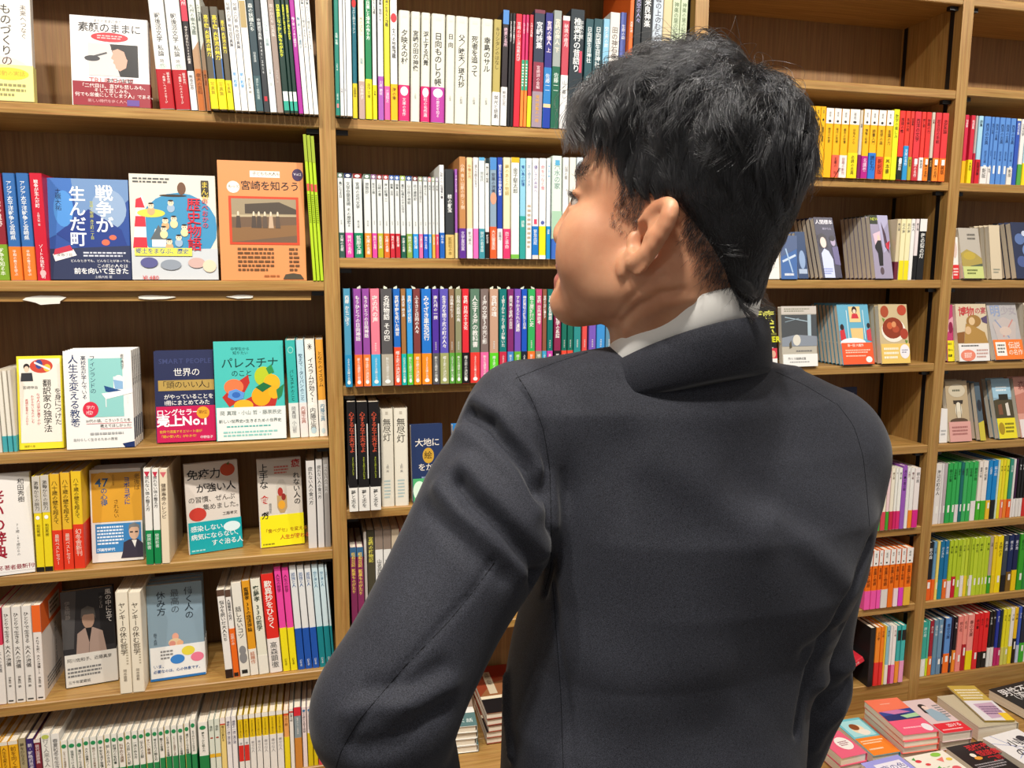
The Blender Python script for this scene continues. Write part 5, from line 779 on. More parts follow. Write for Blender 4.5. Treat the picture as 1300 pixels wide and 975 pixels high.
rf('slim dark cover with yellow base between the two far right fifth-shelf stacks', (1245, 556.3), (1252, 556), 487, Z['R5'], '50606c', [('p', [(0, .7), (1, .66), (1, 1), (0, 1)], 'c8b840'), ('e', .5, .4, .4, .1, '2c3038')], n=4, ys=.0, lean=14, stack='slim dark yellow-based cover')
rf('countryside cover with brown horse scene and yellow band, far right fifth shelf', (1268.5, 556), (1292, 554), 483, Z['R5'], '8ca8b8', [('p', [(0, 0), (1, 0), (1, .32), (0, .32)], '9cc0d4'), ('d', .2, .12, .8, .22, 2, 'e8eef0'), ('p', [(0, .36), (.4, .33), (1, .36), (1, .66), (0, .66)], '4c4430'), ('r', .3, .26, .8, .36, '2c2820'), ('p', [(.6, .42), (.76, .4), (.8, .62), (.62, .62)], 'd8d0c4'), ('p', [(.2, .44), (.4, .42), (.42, .6), (.2, .6)], '7c5038')], obi=(.34, 'e8d82c', (), [('e', .22, .5, .16, .3, 'a88c20'), ('d', .42, .2, .9, .75, 3, '7c7420')]), n=2, ys=.002, lean=16, stack='countryside yellow-band cover')
rf('salmon cover cut by the photo edge on the far right fifth shelf', (1297, 553), (1322, 551), 481, Z['R5'], 'd89c8c', [('p', [(0, .3), (.5, .25), (1, .4), (1, .6), (0, .6)], 'c07c6c'), ('h', '森', .2, .06, .4, '8c4c44')], obi=(.3, 'e8dcd8'), n=2, ys=.002, lean=16, stack='salmon photo-edge cover')
# fallen red book
t = book('paperback_book', .013, .13, .095, 'd02c3c', [('v', '赤の本', .5, .1, .5, 'f4dcdc')], (), (.35, 'f0e4e0')); tag(t, 'red and white paperback slumped over at the end of the lowest right shelf', 'book', 'paperbacks on the lowest right shelf')
_p = onz(1094, 872, Z['R8']+.012); t.matrix_basis = Matrix.Translation((ony(1101.5, 850, .004).x-.128, .004, Z['R8']+.0068)) @ Matrix.Rotation(math.radians(62), 4, 'Y')
# ------------------------------------------------------------------ books lying on the display ledge
LG = 'books lying on the right display ledge'
def flat(label, FL, FR, NR, NL, z0, n, thick, cover, ops, obi=None, stack='', group=LG, left=False, twist=0, pick=None, name='stacked_book'):
    """corner pixels of the top cover; z0 the surface under the pile"""
    zt = z0+n*thick; c = [onz(*p, zt) for p in (FL, FR, NR, NL)]
    up = ((c[0]+c[1])-(c[2]+c[3]))/2; rt = ((c[1]+c[2])-(c[0]+c[3]))/2; ctr = (c[0]+c[1]+c[2]+c[3])/4
    H, Wd = up.length, rt.length; ang = math.atan2(rt.y, rt.x)
    t = book(name, thick-.0006, H, Wd, cover, (), ops, obi, left_bound=left, page=PAGES); tag(t, label, 'book', group)
    th = thick-.0006
    S = (Matrix.Rotation(-math.pi/2, 4, 'Z') @ Matrix.Translation((-th/2, -Wd/2, -H/2))) if left else (Matrix.Rotation(math.pi/2, 4, 'Z') @ Matrix.Translation((th/2, -Wd/2, -H/2)))
    B = Matrix.Rotation(-math.pi/2, 4, 'X') @ S
    def place(o, k, a, dx, dy): o.matrix_basis = Matrix.Translation((ctr.x+dx, ctr.y+dy, zt-k*thick)) @ Matrix.Rotation(ang+a, 4, 'Z') @ B
    place(t, 0, 0, 0, 0)
    for k in range(1, n):
        o = copy_tree(t); r = random.Random(k*7+int(FL[0])); place(o, k, math.radians(r.uniform(-1.2, 1.2)), r.uniform(-.003, .003), r.uniform(-.003, .003))
        o['label'] = '%s from the top in the pile of the %s' % (ordw(k+1), stack or label); o['group'] = 'pile of the '+(stack or label)
    if n > 1: t['group'] = 'pile of the '+(stack or label)
    return t, zt
LZ = LEDGE_Z+.0016
flat('coral sunset-striped cover topping the tall pile on the right ledge', (1093.5, 890), (1137, 886), (1194, 928), (1151, 933.5), LZ, 4, .0145, 'ec7460', [
 ('r', 0, 0, 1, .32, 'ee7858'), ('p', [(.02, .36), (1, .32), (1, .6), (.02, .62)], '2c4490'), ('p', [(.1, .36), (.6, .33), (.9, .42), (.4, .46)], 'c878a8'), ('p', [(.02, .48), (.6, .44), (1, .5), (1, .6), (.02, .62)], '24306c'), ('p', [(.5, .5), (1, .46), (1, .56), (.6, .58)], 'a8d0a0'), ('r', 0, .62, 1, 1, 'ec5c7c'), ('d', .2, .8, .8, .86, 1, 'f8c0c8'), ('e', .84, .86, .13, .1, 'ece4ec'), ('l', .3, .15, .6, .15, .02, 'f8c8b0')], stack='coral sunset-striped cover')
flat('pale pink cover with dark-haired girl and red band, right ledge', (1146, 890), (1178, 887), (1236.5, 926), (1197, 932.5), LZ, 2, .021, 'dcc4c4', [
 ('e', .42, .22, .13, .08, '2c2024'), ('e', .46, .26, .1, .06, 'ecd0c4'), ('p', [(.3, .34), (.62, .3), (.8, .5), (.75, .68), (.3, .66)], '98b0c0'), ('p', [(.3, .2), (.36, .18), (.34, .44), (.26, .4)], '2c2024'), ('d', .75, .2, .95, .6, 6, '888')], obi=(.27, 'e02c38', (), [('h', '泣ける', .4, .15, .16, 'fbe4e4', .02), ('d', .1, .6, .9, .8, 1, 'f8c8c8')]), stack='pale pink girl cover')
t, zq = flat('thick beige hardback under the gold brochure on the right ledge', (1186, 883), (1238, 880), (1292, 916), (1247, 925), LZ, 1, .034, 'c8bca4', [('r', .03, .02, .97, .98, 'c4b89c')])
flat('gold and white brochure lying across the thick beige hardback', (1192, 868), (1228, 875), (1298, 909), (1262, 918), LZ+.036, 1, .004, 'c4a84c', [('r', 0, .45, 1, 1, 'e4e0e4'), ('d', .1, .1, .9, .42, 4, 'f0e8c8'), ('p', [(.2, .55), (.9, .5), (.9, .9), (.3, .95)], 'c8a8c0'), ('d', .3, .6, .9, .85, 4, '6c4c74'), ('r', .7, .8, 1, 1, 'f0c830')], name='brochure')
flat('black cover with white lettering at the top right of the ledge', (1265, 874), (1318, 861), (1372, 898), (1312, 914), LZ, 1, .024, '28262a', [('h', '男性不信', .06, .08, .2, 'e8e4e4', .01), ('h', '(漢語訳)', .2, .26, .16, 'e8e4e4'), ('d', .2, .5, .8, .6, 1, '999')])
flat('white cover with blue lines and black brush words on the right ledge', (1254, 935), (1296, 925), (1353, 963), (1304, 979), LZ, 1, .022, 'ece8e8', [('l', 0, .2, .6, .5, .01, '6c84c8'), ('l', .2, 0, .5, .8, .01, '6c84c8'), ('l', .1, .7, 1, .3, .01, '6c84c8'), ('h', '小説', .3, .2, .24, '2c2830', .01), ('h', 'の童', .2, .46, .24, '2c2830', .01), ('e', .75, .25, .1, .08, '3c3840')])
flat('black cover with red horror letters and pale flame, right ledge', (1204, 948), (1247, 940.5), (1298, 978), (1250, 989), LZ, 1, .018, '262024', [('h', '恐怖夜', .42, .06, .2, 'd02c34', .02), ('h', '怪談集', .5, .26, .2, 'd02c34', .02), ('h', '実録', .62, .46, .18, 'c02830', .02), ('e', .36, .36, .07, .06, 'f0e8d8'), ('e', .4, .46, .1, .05, 'e8a040'), ('d', .1, .6, .9, .8, 3, '9c9498')])
flat('white cover with strawberries and leaves, bottom right of the photo', (1152, 961), (1200, 952), (1242, 988), (1188, 1000), LZ, 1, .017, 'ece6d8', [('e', .2, .2, .07, .05, 'd83848'), ('e', .32, .34, .06, .04, 'd84048'), ('e', .72, .1, .12, .07, '8cc44c'), ('p', [(.6, .25), (.8, .2), (.7, .36)], 'e87c70'), ('e', .88, .3, .07, .05, 'e8c850'), ('p', [(.1, .12), (.2, .06), (.16, .18)], '4c9c4c'), ('p', [(.4, .5), (.5, .44), (.5, .56)], '58a858'), ('h', 'いちご', .4, .5, .1, '5c8c3c'), ('e', .8, .6, .1, .08, 'e05c68')])
flat('teal picture cover with sleeping brown-haired child and orange lower half, right ledge', (1068, 914), (1092, 911), (1142, 954), (1098, 962), LZ, 1, .021, '6cc0cc', [('r', .08, .06, .92, .5, 'a8dce0'), ('e', .5, .3, .22, .13, 'f0d8b8'), ('e', .44, .24, .16, .09, '8c4c28'), ('e', .6, .4, .2, .08, 'ece4d8')], obi=(.46, 'f08428', (), [('d', .1, .15, .9, .4, 2, 'fbd8b0'), ('d', .1, .6, .7, .75, 1, 'fbd8b0')]))
flat('pink cover with white oval beside the teal picture cover, right ledge', (1040, 932), (1068, 928), (1099, 955), (1063, 965), LZ, 2, .019, 'e86480', [('e', .62, .5, .28, .26, 'f0eae4'), ('d', .45, .4, .8, .6, 3, 'a06070')], stack='pink white-oval cover')
flat('lavender blue cover with lettering panel at the lower edge of the photo', (1096, 968), (1143, 958), (1180, 990), (1130, 1004), LZ, 1, .019, '9c9ce0', [('r', .2, .16, .88, .6, 'e8e4f0'), ('h', '夜の色', .28, .25, .2, '4c4c90'), ('d', .3, .5, .8, .56, 1, '888')])
flat('yellow-orange cover at the bottom edge, left end of the right ledge', (1040, 980), (1092, 980), (1120, 1008), (1066, 1018), LZ, 1, .016, 'f0b828', [('r', .1, .3, .9, .5, 'f4e4c0')])
# books seen through the bend of the arm
AG = 'books lying on the bottom shelf behind the bent arm'; MZ = Z['M6']+.0016
flat('white and slate paperback topping the pile seen through the bent arm', (566, 884), (594, 881), (609, 921), (572, 924), MZ, 4, .0145, 'e4e0d8', [('p', [(0, 0), (1, 0), (1, .42), (0, .42)], '9c8878'), ('d', .3, .1, .7, .35, 2, '5c4c44')], obi=(.5, '5c7c7c', (), [('r', 0, 0, 1, .22, 'ece9e2'), ('h', '生き', .1, .26, .26, 'dce8e4', .01), ('h', '抜く話', .1, .56, .26, 'dce8e4', .01)]), stack='white and slate paperback', group=AG)
flat('red-brown book with title strip and black lower panel, pile beside the waist', (593, 849), (643, 843), (669, 899), (621, 906), MZ, 5, .0135, '8c3c24', [('p', [(0, 0), (1, 0), (1, .2), (.5, .3), (0, .2)], '9c2c1c'), ('p', [(.4, .4), (1, .3), (1, .66), (0, .66)], '94603c'), ('r', .26, .14, .46, .62, 'd0c0a4'), ('v', '遠野小説集', .36, .16, .12, '4c3c30'), ('r', 0, .66, 1, .72, 'e8dcc0'), ('r', 0, .72, 1, 1, '1c1a1c'), ('h', '白', .6, .76, .2, 'e4e0d8')], stack='red-brown title-strip book', group=AG)
# ------------------------------------------------------------------ the man: solid shapes blended as distance fields, skinned with surface nets
f4 = np.float32
def surface_nets(xs, ys, zs, F):
    s = F < 0; nx, ny, nz = F.shape
    c = np.zeros((nx-1, ny-1, nz-1), np.uint8)
    for i in (0, 1):
        for j in (0, 1):
            for k in (0, 1): c += s[i:nx-1+i, j:ny-1+j, k:nz-1+k]
    act = np.argwhere((c > 0) & (c < 8)); idx = -np.ones(c.shape, np.int64); idx[tuple(act.T)] = np.arange(len(act))
    acc = np.zeros((len(act), 3)); cnt = np.zeros(len(act)); G = [np.asarray(xs), np.asarray(ys), np.asarray(zs)]
    cor = [(i, j, k) for i in (0, 1) for j in (0, 1) for k in (0, 1)]
    for a in cor:
        for ax in range(3):
            if a[ax]: continue
            b = list(a); b[ax] = 1
            A = act+np.array(a); B = act+np.array(b); fa = F[tuple(A.T)].astype(float); fb = F[tuple(B.T)].astype(float)
            m = (fa < 0) != (fb < 0); t = np.where(m, fa/np.where(fa == fb, 1, fa-fb), 0)
            for d in range(3):
                pa, pb = G[d][A[:, d]], G[d][B[:, d]]; acc[:, d] += np.where(m, pa+t*(pb-pa), 0)
            cnt += m
    V = acc/cnt[:, None]; quads = []
    for ax in range(3):
        o1, o2 = [(1, 2), (2, 0), (0, 1)][ax]
        sl = [slice(None)]*3; sl[ax] = slice(0, -1); sh = [slice(None)]*3; sh[ax] = slice(1, None)
        e = s[tuple(sl)] != s[tuple(sh)]
        e_i = np.argwhere(e); ok = (e_i[:, o1] > 0) & (e_i[:, o2] > 0) & (e_i[:, o1] < F.shape[o1]-1) & (e_i[:, o2] < F.shape[o2]-1); e_i = e_i[ok]
        inside = s[tuple(e_i.T)]; u1 = np.zeros(3, int); u1[o1] = 1; u2 = np.zeros(3, int); u2[o2] = 1
        q = np.stack([idx[tuple((e_i-u1-u2).T)], idx[tuple((e_i-u2).T)], idx[tuple(e_i.T)], idx[tuple((e_i-u1).T)]], 1)
        q[~inside] = q[~inside][:, ::-1]; quads.append(q)
    return V, np.concatenate(quads)
class Field:
    def __init__(s, xs, ys, zs):
        s.ax = [np.asarray(a, f4) for a in (xs, ys, zs)]; s.X, s.Y, s.Zz = s.ax[0][:, None, None], s.ax[1][None, :, None], s.ax[2][None, None, :]
        s.F = np.full((len(xs), len(ys), len(zs)), .2, f4)
    def sub(s, lo, hi):
        r = []
        for a, l, h in zip(s.ax, lo, hi): r.append(slice(max(int(np.searchsorted(a, l))-1, 0), int(np.searchsorted(a, h))+1))
        return tuple(r)
    def add(s, fn, lo, hi, k=.01, op='u'):
        r = s.sub(lo, hi); x, y, z = s.X[r[0]], s.Y[:, r[1]], s.Zz[:, :, r[2]]; d = fn(x, y, z); f = s.F[r]
        if f.size == 0: return
        if op == 'u': h = np.clip(.5+.5*(f-d)/k, 0, 1); s.F[r] = f*(1-h)+d*h-k*h*(1-h)
        elif op == 's': h = np.clip(.5-.5*(f+d)/k, 0, 1); s.F[r] = f*(1-h)+(-d)*h+k*h*(1-h)
    def mesh(s): return surface_nets(*s.ax, s.F)
def cap(a, b, ra, rb):
    a = np.array(a, f4); b = np.array(b, f4); ab = b-a; L = float(ab @ ab)
    def fn(x, y, z):
        t = np.clip(((x-a[0])*ab[0]+(y-a[1])*ab[1]+(z-a[2])*ab[2])/L, 0, 1)
        return np.sqrt((x-a[0]-t*ab[0])**2+(y-a[1]-t*ab[1])**2+(z-a[2]-t*ab[2])**2)-(ra+(rb-ra)*t)
    m = max(ra, rb)+.05; return fn, np.minimum(a, b)-m, np.maximum(a, b)+m
def ell(c, r, R=None):
    c = np.array(c, f4); r = np.array(r, f4); R = np.eye(3) if R is None else np.array(R)   # rows of R: the ellipsoid's own axes
    def fn(x, y, z):
        p = (x-c[0], y-c[1], z-c[2]); q = [R[i][0]*p[0]+R[i][1]*p[1]+R[i][2]*p[2] for i in range(3)]
        k0 = np.sqrt(sum((q[i]/r[i])**2 for i in range(3))); k1 = np.sqrt(sum((q[i]/r[i]**2)**2 for i in range(3)))+1e-6
        return k0*(k0-1)/k1
    m = float(r.max())+.05; return fn, c-m, c+m
def mesh_obj(name, V, Q, m, parent=None, smooth=True):
    me = bpy.data.meshes.new(name); me.from_pydata(V.tolist(), [], Q.tolist()); me.materials.append(m)
    if smooth: me.polygons.foreach_set('use_smooth', [True]*len(Q))
    me.update(); return link(name, me, parent)
def px_of(V):
    d = V-np.array(CAM); Zc = d @ np.array(FWD); return 650+FPX*(d @ np.array(RIGHT))/Zc, 487.5-FPX*(d @ np.array(UP))/Zc, Zc
def vnormals(V, Q):
    n = np.cross(V[Q[:, 2]]-V[Q[:, 0]], V[Q[:, 3]]-V[Q[:, 1]]); N = np.zeros_like(V)
    for i in range(4): np.add.at(N, Q[:, i], n)
    return N/(np.linalg.norm(N, axis=1)[:, None]+1e-12)
def A3(v): return np.array(v, float)
# ---- skin
SKIN = bpy.data.materials.new('skin'); SKIN.use_nodes = True; _n, _l = nodes(SKIN); _b = _n['Principled BSDF']
_tc = _n.new('ShaderNodeTexCoord'); _no = _n.new('ShaderNodeTexNoise'); _no.inputs['Scale'].default_value = 22; _no.inputs['Detail'].default_value = 6
_cr = _n.new('ShaderNodeValToRGB'); _cr.color_ramp.elements[0].position = .3; _cr.color_ramp.elements[0].color = (*lin('c38360'), 1); _cr.color_ramp.elements[1].position = .7; _cr.color_ramp.elements[1].color = (*lin('e0a681'), 1)
_n2 = _n.new('ShaderNodeTexNoise'); _n2.inputs['Scale'].default_value = 900; _bu = _n.new('ShaderNodeBump'); _bu.inputs['Strength'].default_value = .12; _bu.inputs['Distance'].default_value = .0006
_l.new(_tc.outputs['Object'], _no.inputs['Vector']); _l.new(_tc.outputs['Object'], _n2.inputs['Vector']); _l.new(_no.outputs['Fac'], _cr.inputs[0]); _l.new(_cr.outputs[0], _b.inputs['Base Color'])
_l.new(_n2.outputs['Fac'], _bu.inputs['Height']); _l.new(_bu.outputs[0], _b.inputs['Normal']); _b.inputs['Roughness'].default_value = .48; _b.inputs['Subsurface Weight'].default_value = .25; _b.inputs['Subsurface Scale'].default_value = .012; _b.inputs['Subsurface Radius'].default_value = (1, .35, .2)
# ---- head frame: turned left and away from the camera, chin lifted
HO = P(860, 294, .725); PHI, PIT = math.radians(31), math.radians(16)
_rh = Vector((math.cos(YAW), -math.sin(YAW), 0)); _fh = Vector((math.sin(YAW), math.cos(YAW), 0)); _zz = Vector((0, 0, 1))
f0 = -math.cos(PHI)*_rh+math.sin(PHI)*_fh; HL = _zz.cross(f0)
HF = f0*math.cos(PIT)+_zz*math.sin(PIT); HU = _zz*math.cos(PIT)-f0*math.sin(PIT)
HR = np.array([HF, HL, HU]); HOa = A3(HO)
def hw(p): return HOa+np.asarray(p, float) @ HR           # head-local -> world
def hl(V): return (V-HOa) @ HR.T                          # world -> head-local
def hell(c, r, R=None): return ell(hw(c), r, HR if R is None else np.array(R) @ HR)
def hcap(a, b, ra, rb): return cap(hw(a), hw(b), ra, rb)
NB = P(866, 502, .778)          # root of the neck
NC = A3(P(858, 446, .757))      # middle of the collar
LS, LE = P(662, 536, .745), P(488, 905, .645); RS, RE = P(1046, 572, .825), P(1014, 862, .865)
HIP = A3(P(822, 1170, .79)); LWR = HIP+np.array([-.205, .10, .0]); RWR = HIP+np.array([.125, .06, -.03])
def axis_mix(lo, flo, fhi, hi, co, fi): return np.concatenate([np.arange(lo, flo-.5*co, co), np.arange(flo, fhi, fi), np.arange(fhi+co*.5, hi, co)])
h0 = HOa
xs = axis_mix(-.12, h0[0]-.15, h0[0]+.13, .72, .011, .0021); ys = axis_mix(-1.02, h0[1]-.125, h0[1]+.14, -.5, .011, .0021); zs = axis_mix(-.02, h0[2]-.17, h0[2]+.165, h0[2]+.2, .012, .0021)
B = Field(xs, ys, zs)
def rot(ax, deg): return np.array(Matrix.Rotation(math.radians(deg), 3, ax))
for c, r, k in (((-.003, 0, .04), (.088, .074, .083), .01), ((.046, 0, .012), (.061, .058, .086), .022), ((.03, 0, .055), (.07, .062, .05), .02), ((.03, 0, -.052), (.062, .058, .048), .03), ((.084, 0, -.096), (.024, .028, .022), .025)): B.add(*hell(c, r), k)
for s in (1, -1):
    B.add(*hell((.054, s*.04, -.038), (.04, .03, .042), rot('Z', -18*s)), .025); B.add(*hell((.066, s*.042, -.022), (.023, .018, .016)), .02)
    B.add(*hcap((.0, s*.052, -.05), (.068, s*.022, -.092), .02, .017), .025); B.add(*hcap((.074, s*.046, .027), (.1, s*.008, .031), .011, .0115), .014)
    B.add(*hell((.105, s*.014, -.035), (.012, .009, .009)), .008)
B.add(*hcap((.1, 0, .02), (.114, 0, -.03), .009, .0125), .014)
for s in (1, -1): B.add(*hell((.103, s*.035, .005), (.012, .016, .0085)), .01, 's')
B.add(*hell((.098, 0, -.0625), (.013, .024, .0075)), .008); B.add(*hell((.096, 0, -.077), (.013, .021, .0085)), .008); B.add(*hcap((.112, -.02, -.0695), (.112, .02, -.0695), .0025, .0025), .004, 's')
for s in (1, -1):
    for dz_, r_ in ((.0072, (.0128, .0155, .0052)), (-.0082, (.0122, .0145, .0045))): B.add(*hell((.0855, s*.036, .004+dz_), r_), .0045)
B.add(*cap(hw((-.028, 0, -.02)), NC, .056, .056), .03); B.add(*cap(NC, NB, .056, .06), .02); B.add(*cap(hw((-.035, 0, .0)), hw((-.025, 0, -.06)), .045, .036), .03)
B.add(*cap(hw((-.02, .055, -.045)), NC+np.array([-.025, .03, -.01]), .018, .016), .03)      # neck muscle
# ears
for s in (1, -1):
    eo = np.array([.004, s*.073, -.008]); e1 = np.array([-math.cos(math.radians(38)), s*math.sin(math.radians(38)), 0]); e2 = np.array([-.36, s*.12, .93]); e2 /= np.linalg.norm(e2); e3 = np.cross(e1, e2)*s; e3 /= np.linalg.norm(e3)
    E = lambda a, b, c=0: eo+e1*a+e2*b+e3*c
    Rr = np.array([e1, e2, e3])
    B.add(*hell(E(.012, .0), (.0185, .031, .0055), Rr), .008)
    rim = [(-.002, .004)]+[(.0115+.0178*math.cos(math.radians(t_)), .003+.03*math.sin(math.radians(t_))) for t_ in range(165, -96, -18)]
    for a, b_ in zip(rim, rim[1:]): B.add(*hcap(E(*a, .002), E(*b_, .002), .0044, .0044), .006)
    B.add(*hell(E(.003, -.031, .001), (.0095, .0105, .0055), Rr), .005)
    for a, b_ in zip([(.02, .022), (.0205, .004), (.013, -.013)], [(.0205, .004), (.013, -.013), (.004, -.019)]): B.add(*hcap(E(*a, .003), E(*b_, .003), .003, .003), .008)
    B.add(*hell(E(.006, -.003, .004), (.009, .0115, .0085), Rr), .005, 's'); B.add(*hell(E(-.006, -.007, .004), (.004, .006, .0035), Rr), .006)
# trunk, arms, legs under the clothes
B.add(*cap(NB, HIP+np.array([0, .03, .33]), .055, .07), .04); B.add(*cap(HIP+np.array([0, .03, .3]), HIP+np.array([0, .02, -.02]), .07, .09), .06)
for a, b_, r1, r2 in ((A3(LS)+np.array([.02, .01, -.03]), LE, .032, .034), (LE, LWR, .034, .025), (RS, RE, .036, .032), (RE, RWR, .034, .025), (NB, A3(LS)+np.array([.03, .01, -.02]), .045, .03), (NB, RS, .045, .036)): B.add(*cap(b_ if 0 else a, b_, r1, r2), .03)
FEET = [np.array([HIP[0]-.13, HIP[1]+.0, .0]), np.array([HIP[0]+.13, HIP[1]+.06, .0])]
for s, ft in zip((-1, 1), FEET):
    kn = np.array([HIP[0]+s*.11, HIP[1]+.03, .5]); B.add(*cap(HIP+np.array([s*.085, .01, -.06]), kn, .075, .055), .03); B.add(*cap(kn, ft+np.array([0, 0, .09]), .055, .038), .02); B.add(*cap(ft+np.array([0, -.01, .055]), ft+np.array([0, .12, .042]), .028, .022), .02)
V, Q = B.mesh(); del B
def hand(wr, d, n, side):      # d: towards the fingers, n: out of the back of the hand
    d = A3(d)/np.linalg.norm(d); n = A3(n)-d*(A3(n) @ d); n /= np.linalg.norm(n); w = np.cross(d, n)*side   # w: towards the thumb
    g = lambda a, b_, c: A3(wr)+d*a+w*b_+n*c
    lo = np.minimum(g(-.03, 0, 0), g(.2, 0, 0))-.075; hi = np.maximum(g(-.03, 0, 0), g(.2, 0, 0))+.075
    H_ = Field(*[np.arange(lo[i], hi[i], .003) for i in range(3)]); H_.add(*cap(g(-.03, 0, 0), g(.02, 0, 0), .026, .025), .01)
    H_.add(*ell(g(.05, 0, 0), (.05, .041, .016), np.array([d, w, n])), .015)
    for b_, l1, l2, r in ((.03, .044, .038, .0092), (.01, .05, .043, .0096), (-.01, .046, .04, .0092), (-.028, .036, .03, .0082)):
        k1, k2 = g(.085, b_, .002), g(.085+l1, b_*1.08, -.006); H_.add(*cap(g(.05, b_*.8, 0), k1, .012, r+.001), .006); H_.add(*cap(k1, k2, r, r*.92), .003); H_.add(*cap(k2, g(.085+l1+l2*.86, b_*1.05, -.006-l2*.5), r*.9, r*.75), .003)
    H_.add(*cap(g(.02, .028, -.004), g(.052, .055, -.012), .014, .0115), .01); H_.add(*cap(g(.052, .055, -.012), g(.084, .06, -.02), .0112, .009), .004)
    return H_.mesh()
for wr, d, n, sd_ in ((LWR, (.045, .06, -.09), (-.8, -.2, .1), -1), (RWR, (-.02, .05, -.1), (.8, -.3, .1), 1)):
    v_, q_ = hand(wr, d, n, sd_); Q = np.concatenate([Q, q_+len(V)]); V = np.concatenate([V, v_])
# creases where the lifted chin folds the skin of the neck
def poly_dist(V, pts):
    d = np.full(len(V), 9.)
    for a, b_ in zip(pts, pts[1:]):
        ab = b_-a; t = np.clip(((V-a) @ ab)/(ab @ ab), 0, 1); d = np.minimum(d, np.linalg.norm(V-a-t[:, None]*ab, axis=1))
    return d
def snap(V, pts):
    x, y, Zc = px_of(V); out = []
    for px, py in pts:
        r = np.hypot(x-px, y-py); near = r < max(5, r.min()*1.5+.5); out.append(V[near][np.argmin(Zc[near])])
    return np.array(out)
def crease(V, N, folds, gain=1.0):
    D = np.zeros(len(V))
    for pts, amp, w in folds:
        c = snap(V, pts); d = poly_dist(V, c); L = len(c)
        D += amp*gain*np.exp(-(d/w)**2)
    return V+N*D[:, None]
N = vnormals(V, Q)
V = crease(V, N, [([(868, 372), (838, 377), (806, 392), (785, 412)], -.003, .0032), ([(880, 384), (845, 389), (812, 404), (790, 424)], .002, .006), ([(840, 350), (812, 366), (790, 386), (775, 408)], -.0016, .003)])
person = mesh_obj('person', V, Q, SKIN); BODYV, BODYQ = V, Q
tag(person, 'man in a dark charcoal suit seen from behind, looking left, black wavy hair', 'person')
# eyes, brows, lips
mb = MB()
for s in (1, -1):
    o = hw((.0855, s*.036, .004)); n1 = 16
    for (rad, ctr, m_) in ((.0115, o, mat('d8d0c8', .25, .5, 'eye')), (.0074, hw((.0905, s*.0372, .004)), mat('1c1210', .15, .6, 'eye'))):
        vs = []; fs = []
        for i in range(n1+1):
            for j in range(n1):
                th, ph = math.pi*i/n1, 2*math.pi*j/n1; vs.append(tuple(ctr+rad*np.array([math.sin(th)*math.cos(ph), math.sin(th)*math.sin(ph), math.cos(th)])))
        for i in range(n1):
            for j in range(n1): fs.append((i*n1+j, (i+1)*n1+j, (i+1)*n1+(j+1) % n1, i*n1+(j+1) % n1))
        mb.poly(vs, fs, m_)
mb.build('eyes', person, True)
# ---- hair
STRAND = bpy.data.materials.new('hair_strand'); STRAND.use_nodes = True; _n, _l = nodes(STRAND); _n.remove(_n['Principled BSDF']); _hb = _n.new('ShaderNodeBsdfHairPrincipled'); _hb.parametrization = 'COLOR'
_hb.inputs['Color'].default_value = (.008, .0082, .0095, 1); _hb.inputs['Roughness'].default_value = .25; _hb.inputs['Radial Roughness'].default_value = .3; _hb.inputs['Random Roughness'].default_value = .5
_l.new(_hb.outputs[0], _n['Material Output'].inputs['Surface'])
HAIR = bpy.data.materials.new('black_hair'); HAIR.use_nodes = True; _n, _l = nodes(HAIR); _b = _n['Principled BSDF']
_b.inputs['Base Color'].default_value = (.012, .012, .014, 1); _b.inputs['Roughness'].default_value = .4; _b.inputs['Specular IOR Level'].default_value = .35
def hairline(x, z):    # lowest head-local z that carries hair at head-local x
    return np.interp(x, [-.12, -.085, -.077, -.068, -.056, -.042, -.031, -.02, .0, .012, .03, .045, .06, .075, .09], [-.056, -.052, -.042, -.027, -.013, .0, .01, .022, .021, .022, .023, .031, .041, .056, .068])
gx = np.arange(-.15, .15, .003)
fx = axis_mix(h0[0]-.18, h0[0]-.17, h0[0]+.16, h0[0]+.17, .003, .003); fy = np.arange(h0[1]-.16, h0[1]+.16, .003); fz = np.arange(h0[2]-.12, h0[2]+.22, .003)
Hf = Field(fx, fy, fz)
for c, r, k in (((-.004, 0, .044), (.094, .08, .09), .015), ((.004, .0, .09), (.086, .073, .062), .02), ((-.03, 0, .075), (.056, .066, .062), .02), ((.052, .01, .09), (.055, .058, .04), .02), ((.08, .012, .074), (.03, .05, .03), .02), ((-.046, 0, -.005), (.044, .058, .06), .02), ((-.044, 0, -.04), (.046, .054, .04), .02)): Hf.add(*hell(c, r), k)
_XYZ = np.stack(np.broadcast_arrays(Hf.X, Hf.Y, Hf.Zz), -1).reshape(-1, 3).astype(float); _L = hl(_XYZ)
_cut = (hairline(_L[:, 0], 0)+.004+np.where(_L[:, 0] > .045, .006*np.sin(_L[:, 1]*150+1)+.004*np.sin(_L[:, 1]*330), 0)-_L[:, 2])*.8
_k = .012; _a = Hf.F.reshape(-1).astype(float); _h = np.clip(.5-.5*(_a-_cut)/_k, 0, 1); Hf.F = (_a*(1-_h)+_cut*_h+_k*_h*(1-_h)).reshape(Hf.F.shape).astype(f4)
HV, HQ = Hf.mesh(); HN = vnormals(HV, HQ)
LV = hl(HV)
wv = sum(np.sin(LV @ k_+p_)*a_ for k_, p_, a_ in ((np.array([150, 60, 20]), 0, .0022), (np.array([-70, 170, 60]), 1, .0018), (np.array([240, -120, 110]), 2, .0012)))
top = np.clip((LV[:, 2]-.06)/.06, 0, 1); HV = HV+HN*(wv*top)[:, None]
hair_o = mesh_obj('hair', HV, HQ, HAIR, person)
